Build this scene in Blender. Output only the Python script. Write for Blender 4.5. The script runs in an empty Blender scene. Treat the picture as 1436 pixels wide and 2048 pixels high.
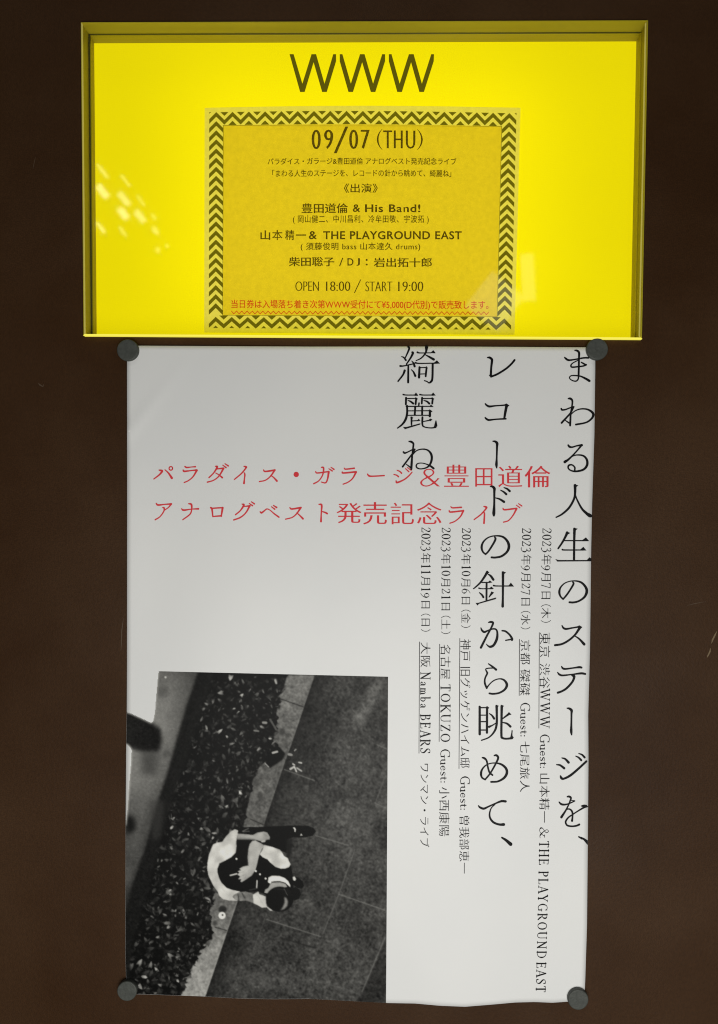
import bpy, math, random
import numpy as np
from mathutils import Vector

# ---------------------------------------------------------------- camera, world, lamps, exposure
S = 0.5537e-3                      # metres of wall per photo pixel (a B2 poster, 515 mm wide)
D = 0.85                           # camera to wall
VPX, VPY = 765.0, 1024.0           # where the lens axis meets the wall
def W(px, py, h=0.0):
    """wall point measured at (px, py); h = height in front of the wall (m), negative = behind it"""
    k = (D - h) / D
    return ((VPX - 718 + (px - VPX) * k) * S, -h, (1024 - VPY - (py - VPY) * k) * S)

sc = bpy.context.scene
cam = bpy.data.cameras.new('camera')
camo = bpy.data.objects.new('camera', cam); sc.collection.objects.link(camo)
camo.location = ((VPX - 718) * S, -D, 0)
camo.rotation_euler = (math.radians(90), 0, 0)
cam.lens = 36 * D / (2048 * S); cam.sensor_width = 36; cam.sensor_fit = 'AUTO'
cam.shift_x = -(VPX - 718) / 2048
cam.clip_start = 0.01; cam.clip_end = 50
sc.camera = camo
sc.cycles.pixel_filter_type = 'BLACKMAN_HARRIS'; sc.cycles.filter_width = 1.1

w = bpy.data.worlds.new('World'); sc.world = w; w.use_nodes = True
bg = w.node_tree.nodes['Background']
bg.inputs[0].default_value = (0.93, 1.0, 0.93, 1); bg.inputs[1].default_value = 0.04

def area(name, loc, target, sx, sy, watts, col=(1, 1, 1), rot=0.0):
    l = bpy.data.lights.new(name, 'AREA'); l.shape = 'RECTANGLE'; l.size = sx; l.size_y = sy
    l.energy = watts; l.color = col
    o = bpy.data.objects.new(name, l); sc.collection.objects.link(o)
    o.location = loc
    d = Vector(target) - Vector(loc)
    q = d.to_track_quat('-Z', 'Y')
    o.rotation_euler = q.to_euler()
    o.rotation_euler.rotate_axis('Z', rot)
    return o
area('added_low_fill_light', (0.10, -1.30, -0.58), (0.0, 0, -0.35), 1.0, 0.7, 15.6, (1.0, 0.985, 0.94))  # soft fill added low in front, to grade the brightness down the poster
area('ceiling_lamp_light', (-0.1, -1.5, 2.3), (0, 0, 0), 1.4, 0.7, 5.0, (1.0, 0.98, 0.93))

# small far lamps and a lit doorway behind the photographer, mirrored in the pane
PANE_H = -0.010
def mirrored(px, py, wpx, hpx, deg, radiance, col, back=2.3):
    C = Vector(camo.location); H = Vector(W(px, py, PANE_H))
    d = (H - C); k = (H.y + back) / d.y
    p = H + Vector((d.x, -d.y, d.z)) * k
    sc_ = S * (1 + k)
    a, b = wpx * sc_, hpx * sc_
    l = area('distant_lamp_light', p, (p.x, 0, p.z), a, b, radiance * math.pi * a * b, col)
    # mirrored: turning the lamp about its own axis
    l.rotation_euler = (math.radians(90), 0, 0)
    l.rotation_euler.rotate_axis('Y', 0)
    q = Vector((0, 1, 0)).to_track_quat('-Z', 'Z')
    l.rotation_euler = q.to_euler(); l.rotation_euler.rotate_axis('Z', math.radians(deg))
    return l
for px, py, a, b, R in [(205, 342, 34, 4.5, 6), (205, 383, 31, 14, 8), (251, 362, 28, 3.5, 5), (248, 398, 32, 12, 6),
                     (246.5, 427, 26, 14, 8), (201, 455, 27, 6, 7), (245, 463, 22, 4, 5), (282, 402, 24, 4, 4),
                     (280, 433, 28, 12, 6), (308, 434, 15, 3.5, 4), (311, 462, 15, 9, 4.5), (315.5, 500, 9, 7, 4),
                     (334, 493, 8, 4, 3.5)]:
    mirrored(px, py, a, b, -52, R * .5, (1, 0.97, 0.85))
mirrored(990, 603, 84, 90, -38, .8, (0.8, 0.95, 1.0))
mirrored(1056, 555, 26, 95, 3, .9, (0.9, 0.97, 0.9))

sc.view_settings.view_transform = 'Standard'
sc.view_settings.look = 'None'
sc.view_settings.exposure = 0.0
sc.view_settings.gamma = 1.0

# ---------------------------------------------------------------- helpers
col = sc.collection
def link(name, me, mat=None, parent=None):
    o = bpy.data.objects.new(name, me); col.objects.link(o)
    if mat: me.materials.append(mat)
    if parent: o.parent = parent
    return o
def thing(name, label, cat, loc=(0, 0, 0), group=None):
    o = bpy.data.objects.new(name, None); col.objects.link(o)
    o.location = loc; o['label'] = label; o['category'] = cat; o.empty_display_size = .02
    if group: o['group'] = group
    return o
def mesh(name, verts, faces, mat, parent=None, origin=(0, 0, 0), smooth=False):
    me = bpy.data.meshes.new(name)
    if origin != (0, 0, 0):
        verts = [(v[0] - origin[0], v[1] - origin[1], v[2] - origin[2]) for v in verts]
    me.from_pydata(verts, [], faces); me.update()
    if smooth:
        me.polygons.foreach_set('use_smooth', [True] * len(me.polygons))
    return link(name, me, mat, parent)

def newmat(name):
    m = bpy.data.materials.new(name); m.use_nodes = True
    nt = m.node_tree; nt.nodes.clear()
    out = nt.nodes.new('ShaderNodeOutputMaterial')
    return m, nt, out
def principled(name, base, rough=.5, spec=.5, bump=None, noise=None):
    """noise = (scale, colour2, detail) ; bump = (scale, strength, distance)"""
    m, nt, out = newmat(name); N = nt.nodes.new; L = nt.links.new
    p = N('ShaderNodeBsdfPrincipled'); L(p.outputs[0], out.inputs[0])
    p.inputs['Base Color'].default_value = (*base, 1); p.inputs['Roughness'].default_value = rough
    p.inputs['Specular IOR Level'].default_value = spec
    tc = N('ShaderNodeTexCoord')
    if noise:
        n = N('ShaderNodeTexNoise'); n.inputs['Scale'].default_value = noise[0]; n.inputs['Detail'].default_value = noise[2]
        L(tc.outputs['Object'], n.inputs['Vector'])
        r = N('ShaderNodeMapRange'); r.inputs[1].default_value = .3; r.inputs[2].default_value = .7
        L(n.outputs[0], r.inputs[0])
        mx = N('ShaderNodeMix'); mx.data_type = 'RGBA'
        mx.inputs[6].default_value = (*base, 1); mx.inputs[7].default_value = (*noise[1], 1)
        L(r.outputs[0], mx.inputs[0]); L(mx.outputs[2], p.inputs['Base Color'])
    if bump:
        n = N('ShaderNodeTexNoise'); n.inputs['Scale'].default_value = bump[0]; n.inputs['Detail'].default_value = 3
        L(tc.outputs['Object'], n.inputs['Vector'])
        b = N('ShaderNodeBump'); b.inputs['Strength'].default_value = bump[1]; b.inputs['Distance'].default_value = bump[2]
        L(n.outputs[0], b.inputs['Height']); L(b.outputs[0], p.inputs['Normal'])
    return m

# wall paint: dark brown enamel, mottled, with orange peel and cloudy wipe marks
def wall_material():
    m, nt, out = newmat('brown_wall_paint'); N = nt.nodes.new; L = nt.links.new
    p = N('ShaderNodeBsdfPrincipled'); L(p.outputs[0], out.inputs[0])
    p.inputs['Specular IOR Level'].default_value = .14
    tc = N('ShaderNodeTexCoord')
    def noise(sc_, det, rough=.5, vec=None):
        n = N('ShaderNodeTexNoise'); n.inputs['Scale'].default_value = sc_; n.inputs['Detail'].default_value = det
        n.inputs['Roughness'].default_value = rough
        L(vec or tc.outputs['Object'], n.inputs['Vector']); return n
    def rng(src, a, b, c, d):
        r = N('ShaderNodeMapRange'); r.inputs[1].default_value = a; r.inputs[2].default_value = b
        r.inputs[3].default_value = c; r.inputs[4].default_value = d; L(src, r.inputs[0]); return r
    def mix(f, a, b):
        x = N('ShaderNodeMix'); x.data_type = 'RGBA'
        for s_, v in ((6, a), (7, b)):
            if isinstance(v, tuple): x.inputs[s_].default_value = (*v, 1)
            else: L(v, x.inputs[s_])
        L(f, x.inputs[0]); return x.outputs[2]
    big = rng(noise(4.2, 6, .6).outputs[0], .36, .66, 0, 1)
    c = mix(big.outputs[0], (.0370, .0150, .0042), (.0550, .0265, .0110))
    grain = rng(noise(900, 2).outputs[0], .25, .75, .70, 1.3)
    g2 = rng(noise(260, 3).outputs[0], .3, .7, .9, 1.1)
    mu = N('ShaderNodeMath'); mu.operation = 'MULTIPLY'; L(grain.outputs[0], mu.inputs[0]); L(g2.outputs[0], mu.inputs[1])
    sc_ = N('ShaderNodeVectorMath'); sc_.operation = 'SCALE'; L(c, sc_.inputs[0]); L(mu.outputs[0], sc_.inputs['Scale'])
    # sparse chips and scuffs
    mp = N('ShaderNodeMapping'); mp.inputs['Scale'].default_value = (26, 26, 9); mp.inputs['Rotation'].default_value = (0, .35, 0)
    L(tc.outputs['Object'], mp.inputs[0])
    chip = rng(noise(1.0, 5, .65, mp.outputs[0]).outputs[0], .735, .80, 0, .55)
    c3 = mix(chip.outputs[0], sc_.outputs[0], (.17, .11, .055))
    L(c3, p.inputs['Base Color'])
    ro = rng(noise(7, 5).outputs[0], .3, .7, .48, .64); L(ro.outputs[0], p.inputs['Roughness'])
    b = N('ShaderNodeBump'); b.inputs['Strength'].default_value = .35; b.inputs['Distance'].default_value = .0006
    L(noise(330, 2).outputs[0], b.inputs['Height'])
    b2 = N('ShaderNodeBump'); b2.inputs['Strength'].default_value = .35; b2.inputs['Distance'].default_value = .0015
    L(noise(9, 2).outputs[0], b2.inputs['Height']); L(b2.outputs[0], b.inputs['Normal'])
    L(b.outputs[0], p.inputs['Normal'])
    return m

def filter_ink(name, c, gloss=0.0):
    """ink on back-lit paper: it filters the light that comes through"""
    m, nt, out = newmat(name); N = nt.nodes.new; L = nt.links.new
    t = N('ShaderNodeBsdfTransparent'); t.inputs[0].default_value = (*c, 1)
    d = N('ShaderNodeBsdfDiffuse'); d.inputs[0].default_value = (*(min(1, x * .5) for x in c), 1)
    mx = N('ShaderNodeMixShader'); mx.inputs[0].default_value = .10
    L(t.outputs[0], mx.inputs[1]); L(d.outputs[0], mx.inputs[2]); L(mx.outputs[0], out.inputs[0])
    return m

def paper_backlit():
    m, nt, out = newmat('backlit_flyer_paper'); N = nt.nodes.new; L = nt.links.new
    tc = N('ShaderNodeTexCoord')
    n = N('ShaderNodeTexNoise'); n.inputs['Scale'].default_value = 160; n.inputs['Detail'].default_value = 6; n.inputs['Roughness'].default_value = .7
    L(tc.outputs['Object'], n.inputs['Vector'])
    r = N('ShaderNodeMapRange'); r.inputs[1].default_value = .3; r.inputs[2].default_value = .7
    r.inputs[3].default_value = .82; r.inputs[4].default_value = .99; L(n.outputs[0], r.inputs[0])
    cb = N('ShaderNodeCombineColor')
    L(r.outputs[0], cb.inputs[0]); L(r.outputs[0], cb.inputs[1]); L(r.outputs[0], cb.inputs[2])
    t = N('ShaderNodeBsdfTranslucent'); L(cb.outputs[0], t.inputs[0])
    d = N('ShaderNodeBsdfDiffuse'); d.inputs[0].default_value = (.8, .78, .66, 1)
    mx = N('ShaderNodeMixShader'); mx.inputs[0].default_value = .24
    L(t.outputs[0], mx.inputs[1]); L(d.outputs[0], mx.inputs[2]); L(mx.outputs[0], out.inputs[0])
    return m

def panel_material():
    """yellow diffuser; the brighter glow of its middle is painted into the emission"""
    m, nt, out = newmat('lit_yellow_diffuser'); N = nt.nodes.new; L = nt.links.new
    p = N('ShaderNodeBsdfPrincipled'); L(p.outputs[0], out.inputs[0])
    p.inputs['Base Color'].default_value = (.22, .19, .0, 1); p.inputs['Roughness'].default_value = .5
    p.inputs['Specular IOR Level'].default_value = 0
    p.inputs['Emission Color'].default_value = (1.0, .83, 0, 1)
    tc = N('ShaderNodeTexCoord'); sp = N('ShaderNodeSeparateXYZ'); L(tc.outputs['Object'], sp.inputs[0])
    def rng(src, a, b, c, d):
        r = N('ShaderNodeMapRange'); r.interpolation_type = 'SMOOTHSTEP'
        r.inputs[1].default_value = a; r.inputs[2].default_value = b
        r.inputs[3].default_value = c; r.inputs[4].default_value = d; L(src, r.inputs[0]); return r.outputs[0]
    ax = N('ShaderNodeMath'); ax.operation = 'ABSOLUTE'; L(sp.outputs[0], ax.inputs[0])
    gx = rng(ax.outputs[0], .12, .30, 1.0, 0.0)
    az = N('ShaderNodeMath'); az.operation = 'ABSOLUTE'; L(sp.outputs[2], az.inputs[0])
    gz = rng(az.outputs[0], .08, .19, 1.0, .35)
    mu = N('ShaderNodeMath'); mu.operation = 'MULTIPLY'; L(gx, mu.inputs[0]); L(gz, mu.inputs[1])
    n = N('ShaderNodeTexNoise'); n.inputs['Scale'].default_value = 6; n.inputs['Detail'].default_value = 3
    L(tc.outputs['Object'], n.inputs['Vector'])
    nz = N('ShaderNodeMath'); nz.operation = 'MULTIPLY_ADD'; L(n.outputs[0], nz.inputs[0]); nz.inputs[1].default_value = .06; nz.inputs[2].default_value = .765
    ad = N('ShaderNodeMath'); ad.operation = 'MULTIPLY_ADD'; L(mu.outputs[0], ad.inputs[0]); ad.inputs[1].default_value = .23; L(nz.outputs[0], ad.inputs[2])
    L(ad.outputs[0], p.inputs['Emission Strength'])
    return m

def glass_material():
    m, nt, out = newmat('clear_glass'); N = nt.nodes.new; L = nt.links.new
    t = N('ShaderNodeBsdfTransparent'); t.inputs[0].default_value = (.985, .99, .975, 1)
    g = N('ShaderNodeBsdfGlossy'); g.inputs['Roughness'].default_value = .035
    f = N('ShaderNodeFresnel'); ge = N('ShaderNodeNewGeometry'); io = N('ShaderNodeMapRange')
    io.inputs[3].default_value = 1.5; io.inputs[4].default_value = 1 / 1.5      # thin pane: no total reflection on the way out
    L(ge.outputs['Backfacing'], io.inputs[0]); L(io.outputs[0], f.inputs[0])
    mx = N('ShaderNodeMixShader'); L(f.outputs[0], mx.inputs[0]); L(t.outputs[0], mx.inputs[1]); L(g.outputs[0], mx.inputs[2])
    L(mx.outputs[0], out.inputs[0])
    return m

def acrylic_material():
    m, nt, out = newmat('yellow_acrylic_rim'); N = nt.nodes.new; L = nt.links.new
    tc = N('ShaderNodeTexCoord'); n = N('ShaderNodeTexNoise'); n.inputs['Scale'].default_value = 30; n.inputs['Detail'].default_value = 5
    mp = N('ShaderNodeMapping'); mp.inputs['Scale'].default_value = (.25, 3, .25)
    L(tc.outputs['Object'], mp.inputs[0]); L(mp.outputs[0], n.inputs['Vector'])
    mx0 = N('ShaderNodeMix'); mx0.data_type = 'RGBA'; mx0.inputs[6].default_value = (.50, .44, .02, 1); mx0.inputs[7].default_value = (.66, .58, .06, 1)
    L(n.outputs[0], mx0.inputs[0])
    p = N('ShaderNodeBsdfPrincipled'); p.inputs['Roughness'].default_value = .3; p.inputs['Specular IOR Level'].default_value = .25; L(mx0.outputs[2], p.inputs['Base Color'])
    t = N('ShaderNodeBsdfTranslucent'); t.inputs[0].default_value = (.97, .90, .12, 1)
    mx = N('ShaderNodeMixShader'); mx.inputs[0].default_value = .45
    L(p.outputs[0], mx.inputs[1]); L(t.outputs[0], mx.inputs[2]); L(mx.outputs[0], out.inputs[0])
    return m

def picture_material():
    m, nt, out = newmat('printed_photograph'); N = nt.nodes.new; L = nt.links.new
    p = N('ShaderNodeBsdfPrincipled'); L(p.outputs[0], out.inputs[0])
    a = N('ShaderNodeAttribute'); a.attribute_name = 'print'
    L(a.outputs['Color'], p.inputs['Base Color']); p.inputs['Roughness'].default_value = .42
    p.inputs['Specular IOR Level'].default_value = .08
    return m

M_wall = wall_material()
M_paper = principled('poster_paper', (.81, .81, .80), .42, .35, bump=(14, .25, .002), noise=(5, (.78, .785, .785), 3))
M_black = principled('black_ink', (.006, .006, .007), .5, .10)
M_red = principled('red_ink', (.72, .050, .062), .5, .10)
M_flyer = paper_backlit()
M_fill = filter_ink('yellow_flyer_ink', (1.0, .875, .28))
M_ink = filter_ink('dark_flyer_ink', (.15, .135, .06))
M_brown = filter_ink('brown_flyer_ink', (.22, .215, .05))
M_redink = filter_ink('red_flyer_ink', (.86, .10, .25))
M_logo = filter_ink('dark_sign_letter', (.125, .125, .10))
M_panel = panel_material()
M_glass = glass_material()
M_rim = acrylic_material()
M_dark = principled('dark_gasket', (.03, .035, .02), .3)
M_magnet = principled('grey_rubber_magnet', (.046, .050, .044), .55, .4, bump=(420, .5, .0006), noise=(160, (.070, .075, .066), 5))
M_pic = picture_material()

# ---------------------------------------------------------------- structure: wall with the sign opening
RIM = 0.006                                       # the sign's rim stands this far out of the wall
OPEN = [(161.5, 44.5), (1296.5, 40.5), (1284, 677.5), (167, 670.5)]      # front edge of the rim, TL TR BR BL
hole = [W(x, y, RIM) for x, y in OPEN]
hx = [(p[0], 0, p[2]) for p in hole]
big = [(-1.6, 0, 1.5), (1.6, 0, 1.5), (1.6, 0, -1.5), (-1.6, 0, -1.5)]
vs = big + hx + [(p[0], .05, p[2]) for p in hx]
fs = [(0, 1, 5, 4), (1, 2, 6, 5), (2, 3, 7, 6), (3, 0, 4, 7), (4, 5, 9, 8), (5, 6, 10, 9), (6, 7, 11, 10), (7, 4, 8, 11)]
wall = mesh('wall', vs, fs, M_wall)
wall['kind'] = 'structure'; wall['label'] = 'dark brown painted wall panel behind the sign and the poster'

M_scuff = principled('bare_scuffed_paint', (.17, .115, .055), .6)
M_haze = principled('dull_rubbed_paint', (.075, .045, .022), .6)
def scuff(pts, mat, h=.0002):
    n = len(pts); L_ = []; R_ = []
    for i, (x, y, w_) in enumerate(pts):
        a = pts[max(0, i - 1)]; b = pts[min(n - 1, i + 1)]; dx, dy = b[0] - a[0], b[1] - a[1]; d = math.hypot(dx, dy)
        L_.append(W(x - dy / d * w_ / 2, y + dx / d * w_ / 2, h)); R_.append(W(x + dy / d * w_ / 2, y - dx / d * w_ / 2, h))
    mesh('scuff', L_ + R_, [(i, i + 1, n + i + 1, n + i) for i in range(n - 1)], mat, wall)
scuff([(1434, 1262, .5), (1430, 1270, 3), (1425, 1280, 3.2), (1423, 1287, .8)], M_scuff)
scuff([(1421, 1296, .6), (1420, 1303, 3), (1416, 1311, 2.6), (1414, 1315, .6)], M_scuff)
scuff([(71, 314, .4), (69, 322, 1.2), (67, 332, 1.0), (66, 338, .3)], M_haze)
scuff([(247, 1236, .4), (245, 1250, 1.4), (243.5, 1262, 1.8), (242.5, 1290, 1.4), (242, 1302, .4)], M_haze)
scuff([(1374, 1211, .3), (1390, 1207, 1.2), (1412, 1203, .3)], M_haze)
scuff([(76, 766, .4), (80, 770, 3.0), (86, 773, 2.4), (88, 768, .6)], M_haze)

# ---------------------------------------------------------------- lit sign box
BACK = 0.030                                      # diffuser depth behind the wall face
o_sign = tuple(sum(c) / 4 for c in zip(*hx))
sign = thing('light_box_sign', 'lit yellow sign box with dark WWW letters set into the brown wall', 'sign', o_sign)
def sub(name, verts, faces, mat, parent, smooth=False):
    o = mesh(name, verts, faces, mat, None, parent.location[:], smooth); o.parent = parent; return o
cx = sum(p[0] for p in hole) / 4; cz = sum(p[2] for p in hole) / 4
def inset(p, d):
    return (p[0] + (d if p[0] < cx else -d), p[2] + (d if p[2] < cz else -d))
T = .0012
for i in range(4):
    j = (i + 1) % 4
    a, b = hole[i], hole[j]
    g = .0001
    oa, ob = inset(a, g), inset(b, g); ia, ib = inset(a, T), inset(b, T)
    v = []
    for y in (-RIM, BACK):
        v += [(oa[0], y, oa[1]), (ob[0], y, ob[1]), (ib[0], y, ib[1]), (ia[0], y, ia[1])]
    f = [(0, 1, 2, 3), (7, 6, 5, 4), (0, 4, 5, 1), (1, 5, 6, 2), (2, 6, 7, 3), (3, 7, 4, 0)]
    sub('side_strip', v, f, M_rim, sign)
# dark gasket strip just behind the pane, along the top and the left side
def strip(a, b, dx, dz, y0, y1, name, mat):
    v = []
    for y in (y0, y1): v += [(a[0], y, a[1]), (b[0], y, b[1]), (b[0] + dx, y, b[1] + dz), (a[0] + dx, y, a[1] + dz)]
    sub(name, v, [(0, 1, 2, 3), (7, 6, 5, 4), (0, 4, 5, 1), (1, 5, 6, 2), (2, 6, 7, 3), (3, 7, 4, 0)], mat, sign)
gq = [inset(p, T + .0002) for p in hole]
strip(gq[0], gq[1], 0, -.0007, .0125, .0140, 'gasket', M_dark)
strip((gq[3][0], gq[3][1]), (gq[0][0], gq[0][1] - .001), .0017, 0, .0122, .0150, 'gasket', M_dark)
strip((gq[2][0], gq[2][1]), (gq[1][0], gq[1][1] - .001), -.0009, 0, .0122, .0140, 'pane_edge', M_rim)
# emission put on the front edges, standing in for light carried through the acrylic
def added_glow_material(name, c, e):
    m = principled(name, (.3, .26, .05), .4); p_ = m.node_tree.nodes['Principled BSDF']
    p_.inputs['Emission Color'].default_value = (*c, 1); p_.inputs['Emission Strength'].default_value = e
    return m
M_edge = added_glow_material('added_edge_glow', (1.0, .90, .10), .80)
M_edge2 = added_glow_material('dim_added_edge_glow', (1.0, .86, .22), .22)
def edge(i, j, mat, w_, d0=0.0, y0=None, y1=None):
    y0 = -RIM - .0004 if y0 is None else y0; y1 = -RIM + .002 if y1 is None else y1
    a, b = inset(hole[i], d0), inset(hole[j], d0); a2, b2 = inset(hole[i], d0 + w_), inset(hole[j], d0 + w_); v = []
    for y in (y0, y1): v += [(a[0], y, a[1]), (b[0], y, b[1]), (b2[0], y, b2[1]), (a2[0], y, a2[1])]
    sub('added_glow_edge', v, [(0, 1, 2, 3), (7, 6, 5, 4), (0, 4, 5, 1), (1, 5, 6, 2), (2, 6, 7, 3), (3, 7, 4, 0)], mat, sign)
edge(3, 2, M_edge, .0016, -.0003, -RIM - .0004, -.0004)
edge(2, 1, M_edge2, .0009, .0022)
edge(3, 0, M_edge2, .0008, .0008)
# pane
q = [inset(p, T + .0002) for p in hole]
v = [(x, -PANE_H - .0018, z) for x, z in q] + [(x, -PANE_H + .0015, z) for x, z in q]
sub('glass_pane', v, [(3, 2, 1, 0), (4, 5, 6, 7)], M_glass, sign)
# diffuser
q = [inset(p, T) for p in hole]
v = [(x, BACK, z) for x, z in q] + [(x, BACK + .004, z) for x, z in q]
sub('light_panel', v, [(3, 2, 1, 0), (4, 5, 6, 7), (0, 1, 5, 4), (1, 2, 6, 5), (2, 3, 7, 6), (3, 0, 4, 7)], M_panel, sign)

# ---------------------------------------------------------------- outline tools
def fill_contours(contours):
    """even-odd fill of closed 2-D contours -> verts, faces"""
    cu = bpy.data.curves.new('tmp', 'CURVE'); cu.dimensions = '2D'; cu.fill_mode = 'BOTH'
    for c in contours:
        s = cu.splines.new('POLY'); s.points.add(len(c) - 1)
        flat = np.ones((len(c), 4)); flat[:, 0:2] = c; flat[:, 2] = 0
        s.points.foreach_set('co', flat.ravel()); s.use_cyclic_u = True
    o = bpy.data.objects.new('tmp', cu); col.objects.link(o)
    dg = bpy.context.evaluated_depsgraph_get()
    me = bpy.data.meshes.new_from_object(o.evaluated_get(dg))
    vs = [(v.co.x, v.co.y) for v in me.vertices]; fs = [tuple(p.vertices) for p in me.polygons]
    bpy.data.objects.remove(o); bpy.data.curves.remove(cu); bpy.data.meshes.remove(me)
    return vs, fs
def inside(pt, poly):
    x, y = pt; px, py = poly[:, 0], poly[:, 1]
    qx, qy = np.roll(px, -1), np.roll(py, -1)
    c = (py > y) != (qy > y)
    with np.errstate(divide='ignore', invalid='ignore'):
        xi = px + (y - py) * (qx - px) / (qy - py)
    return bool(np.sum(c & (x < xi)) % 2)
def crossings(P):
    """which vertices start an edge that crosses another edge of the same outline"""
    Q = np.roll(P, -1, 0); n = len(P); a, b = P[:, None], Q[:, None]; c, d = P[None], Q[None]
    def orient(u, v, w_): return (v[..., 0]-u[..., 0])*(w_[..., 1]-u[..., 1]) - (v[..., 1]-u[..., 1])*(w_[..., 0]-u[..., 0])
    x = (orient(a, b, c) * orient(a, b, d) < 0) & (orient(c, d, a) * orient(c, d, b) < 0)
    i = np.arange(n); k = (i[:, None] - i[None]) % n
    x &= (k > 1) & (k < n - 1)
    return x.any(1)
_cache = {}
def glyphs(text, ax=0.0, ay=0.0, spacing=1.0, res=3):
    """outline of a text line in em units; ax/ay move each edge (+ = bolder) across/along"""
    key = (text, ax, ay, spacing)
    if key in _cache: return _cache[key]
    cu = bpy.data.curves.new('tmp', 'FONT'); cu.body = text; cu.size = 1; cu.space_character = spacing; cu.resolution_u = res
    o = bpy.data.objects.new('tmp', cu); col.objects.link(o)
    dg = bpy.context.evaluated_depsgraph_get()
    oe = o.evaluated_get(dg); c2 = oe.to_curve(dg)
    cons = []
    for s in c2.splines:
        if s.type == 'BEZIER':
            bp = s.bezier_points; n = len(bp); pts = []
            for i in range(n):
                a, b = bp[i], bp[(i + 1) % n]
                p0, p1, p2, p3 = (np.array(t[:2]) for t in (a.co, a.handle_right, b.handle_left, b.co))
                L = np.linalg.norm(p3 - p0)
                straight = abs(np.cross(p1 - p0, p3 - p0)) + abs(np.cross(p2 - p0, p3 - p0)) < 1e-5 * max(L, .01)
                k = 1 if straight else (4 if L > .12 else 3)
                for t in range(k):
                    t = t / k; pts.append((1-t)**3*p0 + 3*(1-t)**2*t*p1 + 3*(1-t)*t*t*p2 + t**3*p3)
        else:
            pts = [np.array(p.co[:2]) for p in s.points]
        out = []
        for p in pts:
            if not out or np.linalg.norm(p - out[-1]) > 1e-4: out.append(p)
        if len(out) > 2 and np.linalg.norm(out[0] - out[-1]) < 1e-4: out.pop()
        if len(out) > 2: cons.append(np.array(out))
    oe.to_curve_clear(); bpy.data.objects.remove(o); bpy.data.curves.remove(cu)
    boxes = [(c.min(0), c.max(0)) for c in cons]
    A0 = np.concatenate(cons); B0 = np.concatenate([np.roll(c, -1, 0) for c in cons])
    cid = np.concatenate([np.full(len(c), q) for q, c in enumerate(cons)])
    seg = np.linalg.norm(B0 - A0, axis=1)
    arc = np.concatenate([np.cumsum(seg[cid == q]) - seg[cid == q] for q in range(len(cons))])
    per_ = np.array([seg[cid == q].sum() for q in range(len(cons))])
    def clearance():
        """distance from each vertex to the nearest edge that is not its own neighbourhood"""
        E = B0 - A0; EE = np.maximum((E ** 2).sum(1), 1e-12); out = np.full(len(A0), 9.0)
        for q0 in range(0, len(A0), 200):
            P = A0[q0:q0 + 200]; w_ = P[:, None, :] - A0[None]
            t = np.clip((w_ * E[None]).sum(2) / EE, 0, 1)
            dd = np.linalg.norm(w_ - E[None] * t[..., None], axis=2)
            same = cid[q0:q0 + 200, None] == cid[None]
            al = np.abs(arc[q0:q0 + 200, None] - (arc + t * seg)); al = np.minimum(al, per_[cid][None] - al)
            dd[same & (al < 1.25 * dd + 1e-4)] = 9.0
            out[q0:q0 + 200] = dd.min(1)
        return out
    clear = clearance() if (ax or ay) else np.full(len(A0), 9.0)
    res_ = []
    for i, c in enumerate(cons):
        depth = 0
        for j, d in enumerate(cons):
            if i != j and (boxes[j][0] <= boxes[i][0] + 1e-6).all() and (boxes[j][1] >= boxes[i][1] - 1e-6).all() and inside(c[0], d):
                depth += 1
        A = .5 * np.sum(c[:, 0] * np.roll(c[:, 1], -1) - np.roll(c[:, 0], -1) * c[:, 1])
        # outward-from-ink normal of each edge
        e = np.roll(c, -1, 0) - c; e /= np.maximum(np.linalg.norm(e, axis=1), 1e-9)[:, None]
        nrm = np.stack([e[:, 1], -e[:, 0]], 1)          # outward for CCW
        if (A > 0) == (depth % 2 == 1): nrm = -nrm
        n0 = np.roll(nrm, 1, 0)
        d1 = ax * nrm[:, 0] ** 2 + ay * nrm[:, 1] ** 2
        d0 = np.roll(d1, 1)
        det = n0[:, 0] * nrm[:, 1] - n0[:, 1] * nrm[:, 0]
        bis = n0 + nrm; bis /= np.maximum(np.sum(bis * nrm, 1), .35)[:, None]
        sh = bis * ((d0 + d1) / 2)[:, None]
        ok = np.abs(det) > .35
        dd = np.where(ok, det, 1)
        mx = (d0 * nrm[:, 1] - n0[:, 1] * d1) / dd; my = (n0[:, 0] * d1 - d0 * nrm[:, 0]) / dd
        sh = np.where(ok[:, None], np.stack([mx, my], 1), sh)
        lim = np.minimum(1.6 * np.maximum(np.abs(d0), np.abs(d1)) + 1e-6, .30 * clear[cid == i]); ln_ = np.linalg.norm(sh, axis=1)
        sh = sh * np.minimum(1, lim / np.maximum(ln_, 1e-9))[:, None]
        for _ in range(4):                     # a shift that makes the outline cross itself is halved where it does
            bad = crossings(c + sh)
            if not bad.any(): break
            near = bad.copy()
            for q in range(1, 4): near |= np.roll(bad, q) | np.roll(bad, -q)
            sh = sh * np.where(near, .4, 1.0)[:, None]
        if crossings(c + sh).any(): sh = sh * 0
        res_.append(c + sh)
    _cache[key] = res_
    return res_
def filled_text(text, ax=0.0, ay=0.0, spacing=1.0):
    g = glyphs(text, ax, ay, spacing)
    vs, fs = fill_contours([c * 100 for c in g])
    allp = np.concatenate(g); lo, hi = allp.min(0), allp.max(0)
    v = np.array(vs) / 100
    return (v - lo) / (hi - lo), fs
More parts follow.
